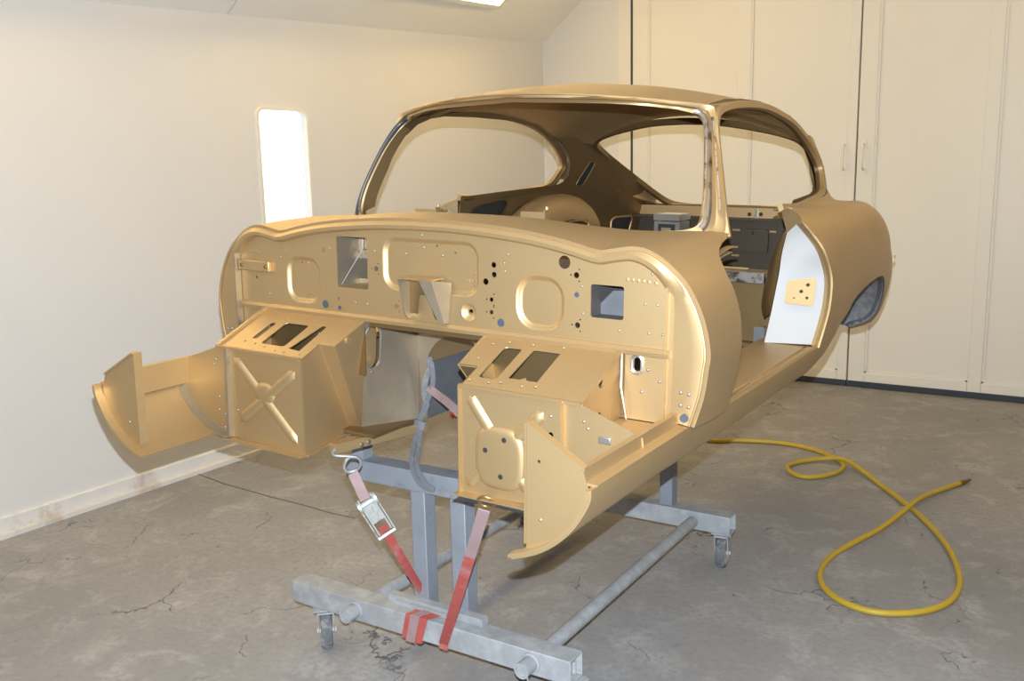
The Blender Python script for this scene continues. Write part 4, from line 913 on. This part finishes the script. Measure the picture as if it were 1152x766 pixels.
rs('s_hook', tube(cat([hp(-.004, .030), hp(.004, .040), hp(.014, .038), hp(.022, .020), hp(.030, -.004), hp(.040, -.024), hp(.058, -.028), hp(.074, -.014), hp(.076, .008), hp(.060, .020), hp(.042, .012), hp(.030, -.006)], 4), .0042, 8), 'chrome')
# wrap round the beam
def wrapband(x0, x1, w, lift, skew):
    yf, yr, zt_, zb_ = .1415 - lift, .2185 + lift, .2260 + lift, .149 - lift
    path = [(x0, yr, zb_), (x0, yr, zt_), (x0 + skew * .6, yf, zt_), (x1, yf, zb_), (x1, yr, zb_)]
    V = []; F = []
    for p in path:
        for dx in (-w / 2, w / 2): V.append((p[0] + dx, p[1], p[2]))
    F = [(2 * i, 2 * i + 1, 2 * i + 3, 2 * i + 2) for i in range(4)]
    return V, F
rs('strap_wrap', join(wrapband(-.185, -.225, .036, .0025, -.03)), 'strap', solid=.002)
rs('strap_wrap', join(wrapband(-.11, -.180, .036, .005, -.07)), 'strap', solid=.002)
rs('strap_wrap', join(wrapband(-.145, -.205, .034, .0075, -.06)), 'strapold', solid=.002)

f0 = Vector((0.3388,-0.215,0.8093)); f1 = Vector((-0.0753,0.136,0.1674))
R2 = thing('tie_down_strap', 'plain faded red strap without buckle, hanging from a ring under the toe box', 'strap', tuple(f1), 'tie down straps')
n2 = (CP - f0).normalized()
N9 = [tuple(f0.lerp(f1, .04 + .96 * k / 10)) for k in range(11)]
obj('webbing', ribbon(N9[3:], .030, .003, tuple(n2), 1), 'strap', R2, org=f1)
o = obj('webbing', ribbon(N9[:4], .030, .0035, tuple(n2), 1), 'strapold', R2, org=f1); o['label'] = 'paint dusted strap end'
obj('strap_tail', join(([(f1.x - .015, .137, f1.z), (f1.x + .015, .137, f1.z), (f1.x + .013, .137, .149), (f1.x - .017, .137, .149), (f1.x + .013, .21, .148), (f1.x - .017, .21, .148)], [(0, 1, 2, 3), (3, 2, 4, 5)])), 'strap', R2, org=f1, solid=.002)
sd2 = (f1 - f0).normalized(); ss2 = sd2.cross(n2).normalized()
obj('hook_ring', tube([tuple(f0 - sd2 * .006 + sd2 * .020 * math.cos(t_) + ss2 * .021 * math.sin(t_)) for t_ in [2 * math.pi * k / 20 for k in range(20)]], .0038, 8, closed=True), 'brass', R2, org=f1)

# grey overspray coated sling hanging from the tunnel round the cradle bar
g0 = Vector((-0.1357,0.2,1.0431))
GS = thing('cloth_sling', 'dusty grey webbing sling looped round the cradle bar from the tunnel mouth', 'strap', tuple(g0))
def gw(name, pts, w, m='greystrap', d=(0, -1, .2), sub=4): return obj(name, ribbon(pts, w, .004, d, sub), m, GS, org=g0)
SLG = [(-0.1393,0.205,1.0473),(-0.1334,0.2,1.0215),(-0.1524,0.2,0.9759),(-0.1578,0.2,0.9367),(-0.1528,0.2,0.9012),(-0.1714,0.2,0.8683),(-0.1869,0.2,0.8326)]
gw('sling_band', SLG, .017, d=(.5, -1, 0))
gw('sling_band', [(-0.1256,0.195,1.0368),(-0.1213,0.195,0.9883),(-0.13,0.195,0.9463),(-0.1558,0.195,0.8992),(-0.1749,0.195,0.8578),(-0.1902,0.195,0.8278)], .015, d=(1, -.6, .2))
gw('sling_knot', [(-0.196,0.19,0.8396),(-0.1716,0.185,0.8383),(-0.1553,0.19,0.8336)], .026)
gw('sling_leg', [(-0.1868,0.195,0.8254),(-0.2076,0.2,0.7674),(-0.2307,0.212,0.709),(-0.2225,0.212,0.6639),(-0.1892,0.212,0.6316),(-0.1564,0.214,0.6249)], .016)
gw('sling_leg', [(-0.1707,0.192,0.8283),(-0.1851,0.198,0.7711),(-0.2074,0.209,0.7076),(-0.1956,0.209,0.6662),(-0.1667,0.21,0.636),(-0.1453,0.213,0.6271)], .016)
gw('sling_tail', [(-0.1395,0.195,0.9563),(-0.0881,0.17,0.9455),(-0.0129,0.12,0.9411),(0.0832,0.05,0.9328)], .024, 'strapold', d=(.3, -.9, .4))

# ================================================================== HOSE
HP = [(-1.8631,2.7213),(-1.9656,2.8153),(-1.7852,3.0614),(-1.2779,3.1212),(-0.7551,3.0677),(-0.3145,3.0549),(-0.1655,3.1333),(0.0246,3.1931),(0.179,3.1859),(0.3175,3.1262),(0.4202,3.0358),(0.4741,2.9433),(0.4702,2.8246),(0.4087,2.711),(0.3301,2.6687),(0.2509,2.7232),(0.2217,2.8253),(0.2729,2.9308),(0.3724,3.0015),(0.4694,2.9835),(0.5827,2.877),(0.6989,2.7285),(0.81,2.5719),(0.9035,2.4355),(0.9904,2.2847),(1.0656,2.1317),(1.1281,1.9665),(1.1719,1.798),(1.1874,1.6725),(1.1744,1.5389),(1.1268,1.4357),(1.0509,1.3575),(0.9454,1.3132),(0.8403,1.3417),(0.7617,1.4151),(0.7152,1.5139),(0.6995,1.6377),(0.7137,1.7813),(0.7634,1.9585),(0.8173,2.1419),(0.8658,2.3447),(0.9008,2.4993),(0.9339,2.6602),(0.9737,2.7959),(1.0357,2.9332)]
ZL = {19: .034, 20: .022, 18: .022, 40: .024, 41: .036, 42: .022}
hpts = [(p[0], p[1], ZL.get(i, .0125)) for i, p in enumerate(HP)]
HS = thing('air_hose', 'yellow rubber air hose curling across the concrete floor right of the stand', 'hose', hpts[-1])
ho = Vector(hpts[-1])
obj('hose_tube', tube(cat(hpts[1:], 5), .0118, 10), 'hose', HS, org=ho)
a_ = Vector(hpts[-1]); d_ = (a_ - Vector(hpts[-2])).normalized()
fit = obj('hose_fitting', join(cylinder(tuple(a_ - d_ * .005), tuple(a_ + d_ * .035), .0125, 10), cylinder(tuple(a_ + d_ * .035), tuple(a_ + d_ * .06), .010, 6), cylinder(tuple(a_ + d_ * .06), tuple(a_ + d_ * .085), .008, 10)), 'brass', HS, org=ho); fit['label'] = 'tarnished brass hose end'
b_ = Vector(hpts[1]); c_ = Vector((-.55, .45, 0)).normalized()
cp_ = obj('hose_connector', cylinder(tuple(b_ - c_ * .005), tuple(b_ + c_ * .05), .014, 10), 'red', HS, org=ho); cp_['label'] = 'red plastic hose connector'
